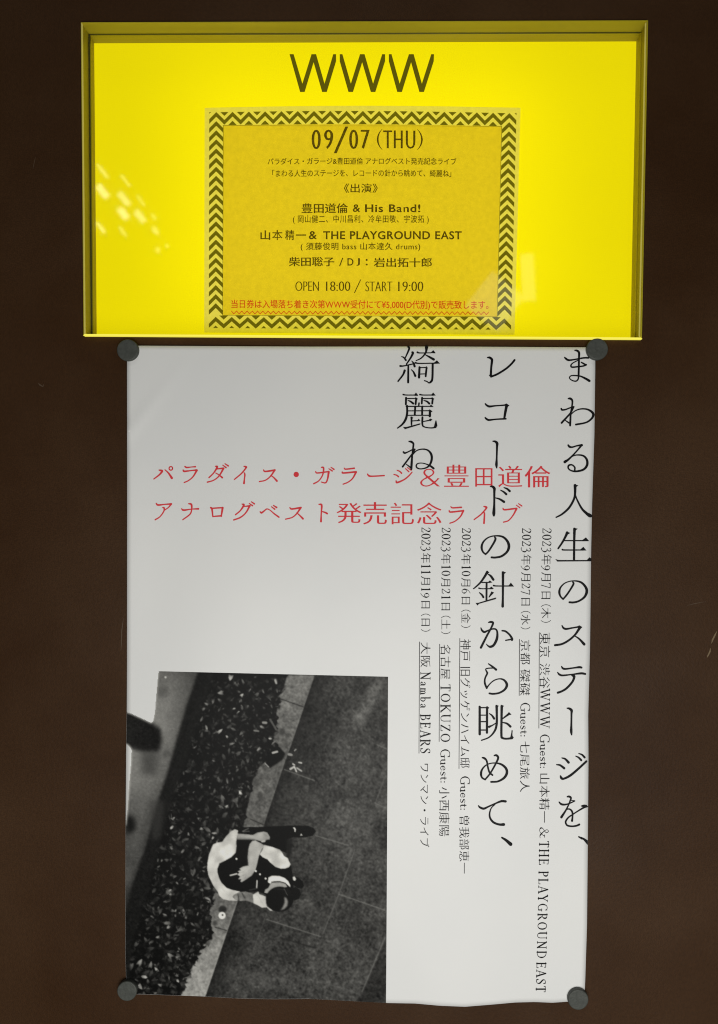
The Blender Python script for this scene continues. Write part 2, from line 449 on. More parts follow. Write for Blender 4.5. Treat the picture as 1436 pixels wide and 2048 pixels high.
class Ink:
    """collects flat print in photo pixels"""
    def __init__(self, fat=1.0): self.fat = fat; self.v = []; self.f = []; self.l = []; self.layer = 0
    def add(self, vs, fs, layer=0):
        n = len(self.v); self.v += [tuple(v) for v in vs]; self.l += [layer] * len(vs)
        self.f += [tuple(i + n for i in f) for f in fs]
    def text(self, s, x0, y0, x1, y1, ax=0, ay=0, dy=0.0, spacing=1.0):
        """upright line whose ink fills the box; dy = drop of the right end"""
        u, fs = filled_text(s, ax, ay, spacing)
        self.add([(x0 + a * (x1 - x0), y1 - b * (y1 - y0) + a * dy) for a, b in u], fs)
    def side(self, s, y0, y1, lo0, hi0, lo1, hi1, ax=0, ay=0):
        """line turned a quarter clockwise: reads down the sheet, letter tops to the right"""
        u, fs = filled_text(s, ax, ay)
        self.add([((lo0 + (lo1 - lo0) * a) * (1 - b) + (hi0 + (hi1 - hi0) * a) * b, y0 + a * (y1 - y0)) for a, b in u], fs)
    def poly(self, pts, layer=None):
        if layer is None: self.layer += 1; layer = self.layer
        vs, fs = fill_contours([np.array(pts, float)]); self.add(vs, fs, layer)
    def stroke(self, pts, layer=None):
        """pts = (x, y, width): a smooth brush stroke with round ends"""
        if layer is None: self.layer += 1; layer = self.layer
        p = np.array(pts, float); n = len(p)
        if n == 2: q = np.array([p[0], p[1]])
        else:
            e = np.vstack([2 * p[0] - p[1], p, 2 * p[-1] - p[-2]]); q = []
            for i in range(1, n):
                for t in np.linspace(0, 1, 6, endpoint=False):
                    a, b, c, d = e[i-1], e[i], e[i+1], e[i+2]
                    q.append(.5 * ((2*b) + (c-a)*t + (2*a-5*b+4*c-d)*t*t + (3*b-a-3*c+d)*t**3))
            q.append(p[-1]); q = np.array(q)
        t = np.gradient(q[:, :2], axis=0); t /= np.maximum(np.linalg.norm(t, axis=1), 1e-9)[:, None]
        nr = np.stack([-t[:, 1], t[:, 0]], 1); h = np.maximum(q[:, 2] * self.fat, .1) / 2
        a = q[:, :2] + nr * h[:, None]; b = q[:, :2] - nr * h[:, None]
        vs = []; fs = []
        for i in range(len(q)): vs += [a[i], b[i]]
        for i in range(len(q) - 1): fs.append((2*i, 2*i+1, 2*i+3, 2*i+2))
        for k, sgn in ((0, -1), (len(q) - 1, 1)):      # round ends
            c0 = len(vs); m = 6
            for j in range(m + 1):
                an = math.pi * j / m
                vs.append(q[k, :2] + (nr[k] * math.cos(an) + sgn * t[k] * math.sin(an)) * h[k])
            fs.append(tuple(range(c0, c0 + m + 1)))
        self.add(vs, fs, layer)
    def build(self, name, mat, parent, place, lift=.0002, step=.00001):
        vs = [place(x, y, lift + step * l) for (x, y), l in zip(self.v, self.l)]
        return sub(name, vs, self.f, mat, parent)

# ---------------------------------------------------------------- the three WWW letters
def on_panel(x, y, lift): return W(x, y, -BACK + lift)
WW = [[(42,85),(80,85),(161,358),(246,85),(288,85),(366,358),(447,85),(473,85),(473,150),(387,435),(344,435),(265,160),(182,435),(140,435)],
      [(507,85),(532,85),(610,358),(695,85),(737,85),(816,358),(900,85),(927,85),(927,150),(837,435),(795,435),(715,160),(630,435),(588,435),(507,150)],
      [(962,85),(987,85),(1062,358),(1148,85),(1192,85),(1268,358),(1355,85),(1380,85),(1378,150),(1287,435),(1245,435),(1168,160),(1083,435),(1040,435),(962,150)]]
for w_ in WW:
    k = Ink(); k.poly([(570 + x / 4.632, 90 + y / 4.632) for x, y in w_], 0)
    k.build('letter', M_logo, sign, on_panel, .0006)

# ---------------------------------------------------------------- flyer inside the box
o_fl = W(720, 440, -BACK + .002)
flyer = thing('flyer', 'yellow event flyer with zigzag border hanging inside the lit sign box below the letters', 'flyer', o_fl)
def on_flyer(x, y, lift):
    u = (x - 410) / 625; vv = (y - 215) / 450
    bow = .0012 * math.sin(math.pi * min(max(u, 0), 1)) * (1 - vv)
    return W(x, y - 4.0 * math.sin(math.pi * min(max(u, 0), 1)) * max(0, 1 - vv * 1.6), -BACK + .0025 + bow + lift)
def quad(c, u, v):
    (a, b, cc, d) = c
    return tuple((1-v)*((1-u)*a[i] + u*b[i]) + v*((1-u)*d[i] + u*cc[i]) for i in (0, 1))
FQ = [(409.5, 215.8), (1040.8, 215.6), (1029, 669.8), (408.5, 665)]
NX, NY = 24, 16
vs = [on_flyer(*quad(FQ, i / NX, j / NY), 0) for j in range(NY + 1) for i in range(NX + 1)]
fs = [(j*(NX+1)+i, (j+1)*(NX+1)+i, (j+1)*(NX+1)+i+1, j*(NX+1)+i+1) for j in range(NY) for i in range(NX)]
sub('paper_sheet', vs, fs, M_flyer, flyer, True)
OQ = [(418.5, 224.5), (1033, 226.5), (1022, 660.5), (417.5, 657)]     # border, in local units 612 x 434
BW, BH = 612.0, 434.0
def bq(x, y): return quad(OQ, x / BW, y / BH)
k = Ink()
n1 = 30
vs = []; IX0, IX1, IY0, IY1 = 28.3, BW - 29.0, 26.6, BH - 27
for j in range(n1 + 1):
    for i in range(n1 + 1):
        vs.append(bq(IX0 + (IX1 - IX0) * i / n1, IY0 + (IY1 - IY0) * j / n1))
k.add(vs, [(j*(n1+1)+i, (j+1)*(n1+1)+i, (j+1)*(n1+1)+i+1, j*(n1+1)+i+1) for j in range(n1) for i in range(n1)])
k.build('yellow_field', M_fill, flyer, on_flyer, .0001)
k = Ink()
def bp(pts): k.add([bq(*p) for p in pts], [tuple(range(len(pts)))])
per = (BW - 28) / 18; hp = per / 2; c0 = 14.0; th = 9.4
def band(xa, ya, xb, yb, t): bp([(xa, ya), (xb, yb), (xb, yb + t), (xa, ya + t)])
for i in range(18):
    ax_ = c0 + per * i; vx = ax_ + hp
    # top strip: apex up at ax_, valley at vx
    band(ax_, 0, vx, hp, th); band(vx, hp, ax_ + per, 0, th)
    bp([(vx - 8, .3), (vx + 8, .3), (vx, 8)])
    if i: bp([(ax_ - 8.5, 26.4), (ax_ + 8.5, 26.4), (ax_, 18)])
    # bottom strip
    y0 = BH - 23.5
    band(ax_, y0, vx, y0 + hp - 2, 9.0); band(vx, y0 + hp - 2, ax_ + per, y0, 9.0)
    bp([(vx - 9, BH - 26.2), (vx + 9, BH - 26.2), (vx, BH - 18)])
    bp([(ax_ - 5.2, BH - 1), (ax_ + 5.2, BH - 1), (ax_, BH - 6)])
for side in (0, 1):
    x0 = 0 if side == 0 else BW - 28; xm = x0 + 14; x1 = x0 + 28
    y = 0.0; stepy = 18.25; n = 23
    for i in range(n):
        yy = i * stepy
        if i == 0:
            if side == 0: bp([(x0, 14), (xm, 0), (xm, th), (x0, 14 + th)])
            else: bp([(xm, 0), (x1, 14), (x1, 14 + th), (xm, th)])
            continue
        a = min(14, 14)
        if yy + 14 + th > BH - 22: 
            continue
        bp([(x0, yy + a), (xm, yy), (xm, yy + th), (x0, yy + a + th)]); bp([(xm, yy), (x1, yy + a), (x1, yy + a + th), (xm, yy + th)])
bp([(0, 0), (4, 0), (0, 3)]); bp([(BW - 4, 0), (BW, 0), (BW, 4)])
# last half chevrons in the lower corners
yl = BH - 23.5
bp([(0, yl + 14), (14, yl), (14, yl + th), (0, yl + 14 + th - 1)]); bp([(BW - 14, yl), (BW, yl + 14), (BW, yl + 14 + 8), (BW - 14, yl + th)])
# hairline round the field
for xa, ya, xb, yb in ((28, 26.4, BW - 28.6, 27.2), (28, BH - 27.2, BW - 28.6, BH - 26.4), (27.6, 26.4, 28.5, BH - 26.4), (BW - 29.2, 26.4, BW - 28.3, BH - 26.4)):
    bp([(xa, ya), (xb, ya), (xb, yb), (xa, yb)])
k.build('zigzag_border', M_brown, flyer, on_flyer, .0003)

def flyer_line(items, mat=M_ink, name='text_line'):
    k = Ink()
    for it in items:
        k.text(*it[:5], **(it[5] if len(it) > 5 else {}))
    k.build(name, mat, flyer, on_flyer, .0003)
    return k
cond = dict(ax=.022, ay=-.012)
bold = dict(ax=.022, ay=.012)
flyer_line([('0', 623.3, 262.5, 641.5, 300.8, cond), ('9', 648, 262.5, 666.5, 300.8, cond), ('/', 667.5, 256.5, 696.5, 309, dict(ax=-.01)),
            ('0', 698.3, 262.7, 716.3, 300.8, cond), ('7', 721.3, 263, 739.4, 300.6, cond),
            ('(', 753.6, 261.5, 765, 302, dict(ax=-.02)), ('T', 766.4, 264, 784.5, 299.2, cond), ('H', 787.5, 264, 805.5, 299.2, cond),
            ('U', 811.5, 264, 830.8, 299.8, cond), (')', 834, 261.5, 845.6, 302, dict(ax=-.02))])
flyer_line([('パラダイス・ガラージ&豊田道倫 アナログベスト発売記念ライブ', 535, 317.5, 913, 331.3, dict(ax=.013, ay=.008))])
flyer_line([('「まわる人生のステージを、レコードの針から眺めて、綺麗ね」', 544.6, 341, 902.5, 355.3, dict(ax=.013, ay=.008))])
flyer_line([('《出演》', 687.7, 368.8, 755.5, 387.2, dict(ax=.012, ay=.008))])
flyer_line([('豊田道倫', 603.1, 407.6, 696, 427.4, bold), ('&', 705.4, 409.8, 720.5, 425, bold), ('His Band!', 730, 409.6, 840.8, 425.5, dict(ax=.028, ay=.02, spacing=1.1))])
flyer_line([('( 岡山健二、中川昌利、冷牟田敬、宇波拓 )', 585.9, 430.8, 857.5, 448.6, dict(ax=.012, ay=.006, spacing=1.1))])
flyer_line([('山', 520.8, 461, 540.5, 480, bold), ('本', 544.2, 460.4, 565, 480.2, bold), ('精', 570.3, 460.2, 588.6, 480.2, bold), ('一', 591.6, 469.2, 612.2, 471.6, {}), ('&', 617.4, 462.6, 634, 478.8, bold), ('THE PLAYGROUND EAST', 646.2, 462.6, 923.6, 479, dict(ax=.028, ay=.02, spacing=1.1))])
flyer_line([('( 須藤俊明 bass 山本達久 drums)', 601.3, 485, 840.5, 502.4, dict(ax=.014, ay=.008, spacing=1.1))])
flyer_line([('柴田聡子', 577.6, 513.8, 668.7, 532.6, bold), ('/', 678, 515.5, 686.8, 532.5, {}), ('D', 694.8, 516.4, 707, 531.2, bold), ('J', 712.6, 516.4, 719.8, 531.4, bold),
            (':', 731.3, 518, 735.4, 531, bold), ('岩出拓十郎', 747.2, 515.2, 863.7, 534.3, bold)])
c2 = dict(ax=.008, ay=-.018)
flyer_line([('OPEN', 590.6, 562.8, 638, 582, c2), ('18:00', 652, 562.8, 700.7, 582, c2), ('/', 707.8, 559, 722.5, 586, dict(ax=-.02)),
            ('START', 730.7, 563, 785, 582.8, c2), ('19:00', 796.3, 563, 846.7, 582.8, c2)])
flyer_line([('当日券は入場落ち着き次第WWW受付にて¥5,000(D代別)で販売致します。', 462.7, 599.3, 977, 618.8, dict(ax=.012, ay=.006, dy=2.0))], M_redink, 'red_text_line')
k = Ink(); n = 98
for i in range(n):
    xa = 462.5 + 515.5 * i / n; xb = 462.5 + 515.5 * (i + 1) / n
    ya = 620.9 + (5.6 if i % 2 else 0) + 1.6 * i / n; yb = 621.2 + (0 if i % 2 else 5.6) + 1.6 * (i + 1) / n
    k.add([(xa, ya), (xb, yb), (xb, yb + 2.0), (xa, ya + 2.0)], [(0, 1, 2, 3)])
k.build('wavy_underline', M_redink, flyer, on_flyer, .0003)

# ---------------------------------------------------------------- poster
def curve(pts, t):
    xs, ys = zip(*pts); return float(np.interp(t, xs, ys))
LEFT = [(690, 252.5), (720, 254), (1000, 254.2), (1330, 254), (1430, 253.5), (1500, 252.3), (1640, 251.4), (1900, 250.8), (2010, 253.5)]     # y -> x
RIGHT = [(690, 1190.5), (740, 1190.5), (870, 1188.8), (1000, 1184.5), (1100, 1182.3), (1200, 1181.2), (1300, 1180), (1430, 1176.4), (1520, 1177), (1700, 1175.5), (1850, 1174), (1960, 1170.5), (2015, 1168)]
TOP = [(250, 691.2), (620, 693.2), (900, 693), (1195, 694.8)]                                                                     # x -> y
BOT = [(250, 1988), (300, 1989), (400, 1992.5), (470, 1996.5), (540, 1998.2), (620, 1997.6), (700, 2002), (774, 2006), (830, 2007), (880, 2011.5),
       (930, 2013.5), (980, 2009.5), (1030, 2005), (1070, 2004), (1105, 2005.5), (1140, 2003), (1175, 2001)]
def gauss(x, c, s_): return math.exp(-((x - c) / s_) ** 2)
def sheet_h(x, y):
    """height of the paper in front of the wall (m): gentle waves of a sheet held at four corners"""
    u = (x - 252) / 930; v = (y - 692) / 1310
    edge = math.sin(math.pi * min(max(v, 0), 1)) * .5 + .5
    h = .0016
    h += .0010 * (1 + math.sin(6.3 * u * 1.15 + 2.1 * v + .6)) * edge
    h += .0007 * (1 + math.sin(5.0 * v - 3.2 * u + 1.0)) * edge
    h += .0008 * (math.sin(17 * u + 6 * v + 2.2) + math.sin(11 * v + 9 * u)) * edge
    h += .0014 * gauss(u * .8 + (v - .115) * .9, 0.02, .012) * gauss(u, 0, .09)          # small buckle at the upper left edge
    h += .0007 * gauss(u - .62 - (v - .93) * .8, 0, .05) * gauss(v, 1.0, .22)
    h += .0030 * gauss(v, 1.02, .16) * gauss(u, .73, .13) + .0022 * gauss(v, 1.02, .14) * gauss(u, .30, .14)
    h += .0015 * gauss(u, 0, .05) * gauss(v, .30, .18) + .0012 * gauss(u, 1, .04) * gauss(v, .62, .10)
    return h
def on_sheet(x, y, lift): return W(x, y, sheet_h(x, y) + lift)
poster = thing('poster', 'large white event poster with black and red lettering and a monochrome photo', 'poster', W(718, 1345, .002))
NX, NY = 100, 140
vs = []
for j in range(NY + 1):
    for i in range(NX + 1):
        u, v = i / NX, j / NY
        y = 692 + v * 1310; 
        for _ in range(2):
            xl, xr = curve(LEFT, y), curve(RIGHT, y); x = xl + (xr - xl) * u
            y = curve(TOP, x) * (1 - v) + curve(BOT, x) * v
        vs.append(on_sheet(x, y, 0))
N1 = NX + 1; nb = len(vs)
vs += [(a, b + .00025, c) for a, b, c in vs]
fs = [(j*N1+i, (j+1)*N1+i, (j+1)*N1+i+1, j*N1+i+1) for j in range(NY) for i in range(NX)]
fs += [tuple(nb + q for q in reversed(f)) for f in fs]
ring = [i for i in range(NX)] + [NX + N1 * j for j in range(NY)] + [NY*N1 + NX - i for i in range(NX)] + [N1 * (NY - j) for j in range(NY)]
for a, b in zip(ring, ring[1:] + ring[:1]): fs.append((a, b, b + nb, a + nb))
sub('paper_sheet', vs, fs, M_paper, poster, True)

# title lettering, brush strokes measured on the photograph: s = smooth stroke "x,y,width ...", p = polygon "x,y ..."
TITLE = {
 (780, 680, 7.317): """s265,100,20 280,130,24 220,270,14;s165,243,8 200,255,18 232,295,24;s328,182,28 335,195,28 300,265,22 240,355,16
s150,381,24 200,380,16 340,350,14;s318,308,10 345,340,22 360,385,28;s268,380,22 266,620,26;s215,448,28 190,510,22 118,605,18;s312,435,10 345,470,20 370,525,28
s535,102,40 528,170,24 500,220,20 450,270,16 382,302,12;s402,181,24 440,190,14 600,188,12;p590,190 635,148 668,190 655,196;s515,215,10 570,245,22 640,285,30
s372,334,22 430,343,14 650,340,14;p640,335 687,298 732,345 650,350;s432,400,26 425,548,28;s432,405,12 530,402,12;p520,400 535,382 555,412 540,425;s535,412,24 522,530,24;s430,500,12 530,495,12
s625,350,26 620,560,26 600,610,26 570,628,16 545,610,14 505,595,14
s194,799,20 240,806,14 370,806,14;p355,800 380,768 415,812 405,818 360,818;s438,799,20 490,806,14 620,806,14;p605,800 632,768 670,812 612,818
s235,846,24 232,940,24;s235,858,14 375,856,12;p362,852 377,836 410,862 392,880;s383,862,24 375,938,24;s262,885,10 300,900,20 340,930,26
s470,846,24 465,930,22;s465,858,14 615,856,12;p600,852 615,836 650,862 630,880;s625,862,24 618,930,24;s495,885,10 540,900,20 575,930,26
s425,925,20 420,965,18;s244,964,14 260,972,14 590,972,12;p575,972 600,945 640,980 590,982;s250,965,24 250,1080,26 225,1170,28 175,1240,22 110,1290,14
s370,975,24 362,1095,24;s472,975,24 470,1095,24;s585,1044,28 583,1115,30;p555,1040 580,1016 624,1045 600,1060;s255,1038,12 580,1036,12;s255,1103,12 590,1103,12
s315,1135,24 315,1240,20;p298,1125 342,1135 330,1152 300,1150;s330,1185,12 420,1180,12;p395,1183 420,1153 447,1184;p190,1275 240,1275 445,1220 443,1238 218,1306
s475,1132,24 475,1240,22 510,1275,14 600,1288,14 670,1278,18;p666,1180 680,1180 695,1260 665,1285 640,1280;s485,1195,10 570,1178,14;p560,1175 590,1150 622,1165 590,1190
s278,1485,16 310,1490,26 342,1518,24 338,1580,22 325,1690,22 317,1800,28 312,1890,26;s197,1640,22 215,1655,22 260,1640,16 330,1605,16 362,1600,20;s365,1600,18 330,1660,18 185,1855,22;s240,1820,12 305,1870,20
s330,1680,14 390,1620,14 470,1598,16 550,1612,20 602,1670,28 610,1750,28 580,1830,24 530,1870,18 450,1887,14 395,1870,18 385,1835,18 410,1808,14 470,1802,12 540,1820,14 600,1850,24 638,1880,26""",
 (950, 690, 7.317): """s184,184,16 215,185,28 246,210,30 248,240,30 238,330,26 232,440,28;p200,440 235,425 255,450 235,485;s238,462,24 330,425,24 450,350,24 530,280,24 580,220,24
s152,862,18 175,885,24 215,900,26 300,890,18 450,880,18;p430,870 460,855 505,885 480,905 440,890;s462,892,34 445,980,32 430,1065,26;s150,1064,18 165,1080,24 205,1098,24 300,1088,18 452,1080,20
s262,1409,14 295,1413,26 323,1440,34 322,1500,26 318,1650,22 314,1750,32 318,1798,16""",
 (950, 960, 7.317): """s226,94,16 255,97,28 283,125,34 283,180,28 282,350,26 276,480,38 276,520,26;s298,262,12 360,280,22 425,320,30;s375,150,12 420,175,22 458,208,28;s424,112,12 470,130,22 508,163,28
s290,838,20 300,865,26 270,930,24 200,1040,22 155,1088,20;s155,1088,20 115,1050,22 97,985,28 120,910,22 190,845,16 290,818,16 400,830,24 470,890,30 497,970,34 470,1050,28 390,1115,26 300,1135,24 242,1133,24
s178,1345,28 150,1400,28 80,1500,22 0,1575,16 -24,1592,12;p170,1328 212,1352 185,1372;s185,1375,10 230,1405,26 268,1458,30;s100,1500,14 220,1500,12;p190,1495 218,1470 255,1500 200,1508;s170,1505,24 168,1760,24
s58,1584,18 100,1592,12 240,1592,12;p210,1587 240,1560 275,1592 250,1600;s64,1650,12 100,1680,22 122,1715,26;p240,1632 280,1648 205,1725 198,1715;p8,1800 45,1800 300,1722 315,1728 300,1745 60,1812 35,1838
s410,1355,32 408,1700,26 405,1850,32;p390,1340 455,1350 430,1375 395,1370;s272,1546,20 320,1552,14 520,1552,14;p490,1548 525,1502 572,1560 480,1560""",
 (940, 1230, 7.317): """s272,110,14 300,103,24 338,118,26 300,210,22 250,300,24 160,478,28;s160,190,14 175,225,24 210,250,26 260,230,18 330,205,18 380,212,20 400,260,24 393,350,32 350,438,30 300,466,28 265,453,18 240,427,10
s470,230,18 520,240,22 580,290,24 615,345,28 614,365,28;s522,372,14 600,358,18;s270,715,14 320,750,22 382,800,28;s345,777,14 270,780,14 230,795,14 250,840,22 252,858,22 220,930,20 218,1000,24 245,1070,24
s245,1068,20 290,1010,14 350,960,14 430,935,14 500,955,24 540,1020,32 510,1090,26 430,1140,22 340,1155,22 284,1148,22
s142,1345,28 142,1745,30;p125,1332 160,1345 160,1365 128,1365;s150,1358,14 250,1356,14;p225,1355 250,1333 283,1358 262,1380;s250,1368,28 248,1722,28;s150,1467,12 250,1467,12;s150,1562,14 250,1562,14;s150,1685,14 250,1685,14
s390,1335,32 392,1450,28 390,1600,28 360,1700,24 280,1790,16 168,1835,14;p370,1318 425,1330 405,1348;s465,1335,32 462,1500,28 460,1760,28 475,1800,26 530,1812,22 615,1804,26;p447,1318 500,1330 480,1350
s617,1695,14 612,1740,16 607,1795,30;p605,1750 641,1795 625,1815 600,1815;s282,1443,10 320,1470,20 353,1516,28;s382,1582,12 330,1615,14 280,1638,26;p475,1510 555,1440 570,1420 608,1458 575,1465 475,1530;s478,1573,12 540,1590,22 592,1633,28""",
 (930, 1440, 7.317): """s254,552,16 285,562,26 318,600,22 335,690,22 360,770,22 402,806,22;s428,521,16 460,518,26 486,555,26 450,640,22 370,780,20 295,873,20
s295,873,20 248,842,22 235,780,28 260,710,20 330,650,14 430,630,14 530,650,24 600,710,30 612,780,32 570,850,28 480,900,22 382,907,22
s197,1256,14 220,1280,24 275,1298,26 340,1270,20 440,1225,18 530,1190,26 595,1192,28;s440,1235,12 385,1290,14 360,1370,20 370,1440,24 420,1500,26 500,1530,26 568,1530,34;s540,1722,20 600,1760,32 668,1818,44""",
 (1090, 690, 7.317): """s436,78,14 465,82,24 498,112,28 497,200,24 495,330,24 492,440,24;s288,182,16 305,200,24 345,222,24 420,215,18 560,190,20 638,188,22;s480,225,12 400,270,14 380,305,20 400,325,20 480,318,18 560,308,18 603,290,22;s530,253,14 560,270,20 598,290,18
s492,440,20 485,500,18 450,530,16 390,515,14 358,480,14 385,450,14 450,448,16 520,458,18 590,490,26 650,525,30
s341,785,16 370,785,28 400,815,24 395,900,20 377,1000,22 372,1100,24 368,1178,24;s238,932,20 250,950,22 300,945,18 380,915,16 422,905,20;s420,912,16 370,1000,20 243,1140,24;s300,1105,12 350,1140,20
s375,1020,14 440,965,14 520,937,16 610,940,20 680,975,28 708,1020,30 680,1080,24 600,1135,20 452,1165,22
s340,1467,22 360,1490,26 400,1495,20 470,1475,18 540,1466,28;s535,1470,22 440,1580,18 350,1670,24 290,1712,34
s345,1675,12 400,1630,14 470,1610,16 560,1622,22 613,1680,28 615,1760,30 560,1825,26 450,1850,22 375,1835,18 340,1800,20 350,1762,22 395,1755,18 435,1790,20 435,1835,20""",
 (1090, 960, 7.317): """s440,80,36 440,200,28 420,290,26 350,410,26 250,500,22 163,547,16;p420,65 490,80 455,105 425,100;s445,215,14 470,290,20 540,420,26 610,490,34 648,522,38;p640,480 693,513 693,543 655,550 620,520
s432,718,34 428,900,28 425,1172,28;p412,702 480,712 450,740;s325,772,34 300,830,28 250,920,24 193,1003,20;p312,753 372,775 340,795;s290,888,14 560,888,14;p540,885 600,840 648,895 540,898
s254,1019,20 290,1025,16 560,1025,14;p515,1020 562,978 608,1032 520,1034;p150,1158 200,1172 680,1172 680,1190 180,1194;p610,1175 652,1132 678,1150 678,1190
s407,1493,18 418,1520,24 380,1590,22 320,1680,22 265,1745,20;s265,1745,20 225,1700,22 210,1640,28 230,1570,20 300,1505,14 410,1477,14 520,1495,24 590,1560,30 612,1630,34 580,1710,28 500,1770,22 420,1792,24 358,1790,24""",
 (1090, 1230, 7.317): """s250,158,16 270,190,24 310,205,24 400,190,18 490,175,20;p475,165 505,152 548,178 520,205 490,195;s508,190,32 440,290,24 350,370,24 250,425,24 147,443,26;s428,302,12 500,350,22 573,428,34
s243,754,14 260,780,24 300,790,22 420,775,18 500,765,26 535,770,24;s185,842,14 210,870,24 260,885,22 400,870,16 530,855,26 590,864,24;s385,878,14 415,890,34 428,908,30 400,980,26 320,1070,26 250,1115,24 188,1138,26
s324,1365,14 355,1370,26 388,1397,34 388,1450,24 386,1600,24 384,1700,32 390,1752,18""",
 (1090, 1490, 8.908): """s302,232,16 360,250,28 420,312,38;s208,352,16 270,362,28 342,415,36;s277,555,24 292,588,38 330,603,30 450,545,34 600,420,32 738,292,30;s548,200,14 600,225,26 646,272,32;s602,152,14 660,175,26 706,222,32
s400,922,22 430,920,30 463,945,28 440,1020,22 380,1150,24 292,1288,36;s253,1020,20 290,1055,30 350,1063,26 430,1045,18 530,998,18;s440,985,10 530,995,14;s350,1190,12 400,1145,16 450,1150,24 488,1200,28 490,1290,26 482,1352,32
s648,1088,14 690,1075,18 735,1085,28;p640,1095 690,1065 745,1075 768,1096 740,1112 690,1115;s755,1098,20 700,1112,26 600,1170,20 500,1235,18 420,1290,22 375,1350,26 370,1390,26 400,1435,26 480,1450,24 560,1440,26 612,1418,30
s602,1637,20 660,1668,30;p640,1635 700,1660 762,1700 762,1782 735,1755 690,1700 640,1662""",
}
for cols in ((780,), (950, 940, 930), (1090,)):
    items = []
    for (ox, oy, s_), body in TITLE.items():
        if ox not in cols: continue
        for item in body.replace('\n', ';').split(';'):
            item = item.strip()
            pts = [[float(t) for t in q.split(',')] for q in item[1:].split()]
            pts = [[ox + p_[0] / s_, oy + p_[1] / s_] + [q_ / s_ for q_ in p_[2:]] for p_ in pts]
            ys = [p_[1] for p_ in pts]
            items.append((min(ys), max(ys), item[0], pts))
    order = sorted(items, key=lambda t: t[0]); chars = [[order[0]]]; end = order[0][1]
    for it in order[1:]:                        # a gap of more than 7 px starts the next character
        if it[0] > end + 7: chars.append([])
        chars[-1].append(it); end = max(end, it[1])
    for ch in chars:
        k = Ink(fat=1.22)
        for n_, (_, _, kind, pts) in enumerate(ch):
            if kind == 's': k.stroke(pts, layer=n_)
            else: k.poly(pts, layer=n_)
        k.build('title_character', M_black, poster, on_sheet, .0003, .00001)

KANA = {(300, 920): """118,132,12 145,138,20 158,148,22 120,195,16 50,248,12;195,128,10 240,170,16 285,236,24;o272,110,23,12
|455,86,14 480,98,16 540,92,10 592,88,16;432,130,12 447,148,18 540,138,12 608,132,18;612,135,20 560,220,14 500,270,12 446,294,12
|852,82,10 878,92,20 830,170,14 770,230,14;865,118,12 955,108,16;960,110,20 900,210,14 830,265,12 748,290,14;858,170,10 900,195,12 943,230,18;950,68,10 993,100,15;978,49,10 1022,78,16
|1227,83,12 1255,92,20 1250,108,16 1190,180,14 1101,254,12;1228,165,10 1238,190,16 1232,250,14 1227,304,20
|80,567,12 105,588,18 190,580,12 278,574,18;278,575,18 240,620,12 195,652,10;165,620,10 185,630,18 180,670,14 130,740,12 68,780,14
|410,636,10 440,655,18 540,642,10 632,638,18;505,571,12 540,582,20 543,650,14 520,710,14 428,780,12
|792,622,16 808,640,18 820,738,14;800,632,14 948,622,14;948,625,22 930,736,14;820,738,12 932,729,16
|1200,576,10 1225,588,20 1180,660,14 1117,714,14;1215,608,10 1300,600,16;1302,600,20 1250,690,14 1180,750,14 1093,783,14;1295,568,10 1338,597,15;1322,546,10 1362,573,16""",
 (500, 920): """177,130,12 200,150,16 325,132,18;322,132,20 270,210,14 200,265,12 122,282,12;270,200,10 310,230,14 351,274,20
|603,189,54 604,189,54
|857,152,12 880,170,14 1025,152,14;1028,155,22 1012,250,16 985,298,14 930,288,10;932,96,12 960,105,18 950,190,14 900,270,12 832,310,14;1030,115,10 1073,143,15;1057,96,10 1096,123,16
|1230,107,12 1250,120,14 1362,108,16;1204,156,12 1220,170,16 1385,155,18;1385,158,20 1340,240,14 1280,290,12 1215,316,12
|132,676,12 150,690,18 185,665,14 220,640,12 260,655,10 320,705,14 377,746,16;280,611,10 323,643,15;304,593,10 347,620,18
|520,622,12 545,640,16 665,622,18;662,624,20 610,700,14 550,750,12 464,773,12;610,690,10 650,725,14 691,767,20
|900,579,12 935,590,20 930,700,14 927,803,20;935,672,10 980,685,16 1008,700,18""",
 (700, 920): """227,184,12 250,208,18 300,212,14 447,204,14
|614,134,10 650,150,14 673,173,16;572,189,10 610,200,14 633,218,16;602,274,14 615,295,18 700,260,14 760,215,14 810,160,12;724,113,10 768,153,14;750,99,10 798,133,14""",
 (890, 920): """77,611,12 100,625,14 215,618,16;54,660,12 75,680,16 236,663,16;240,662,20 200,740,14 130,800,12 63,826,12
|507,606,12 535,615,20 540,630,16 470,710,14 381,778,12;498,685,8 515,700,16 509,826,18
|757,631,12 780,650,16 930,632,16;935,635,20 890,720,14 830,790,12 763,812,12;932,591,10 976,623,13;960,571,10 1002,600,14"""}
for (ox, oy), body in KANA.items():
    for ch in body.split('|'):
        k = Ink(fat=1.3)
        for n_, st in enumerate(ch.strip().split(';')):
            if st[0] == 'o':
                a, b, r, w_ = (float(t) / 6.527 for t in st[1:].split(','))
                k.stroke([(ox + a + r * math.cos(t), oy + b + r * math.sin(t), w_) for t in np.linspace(0, 2 * math.pi, 13)], layer=n_)
            else: k.stroke([(ox + float(a) / 6.527, oy + float(b) / 6.527, float(c) / 6.527) for a, b, c in (q.split(',') for q in st.split())], layer=n_)
        k.build('red_character', M_red, poster, on_sheet, .00025, .00001)
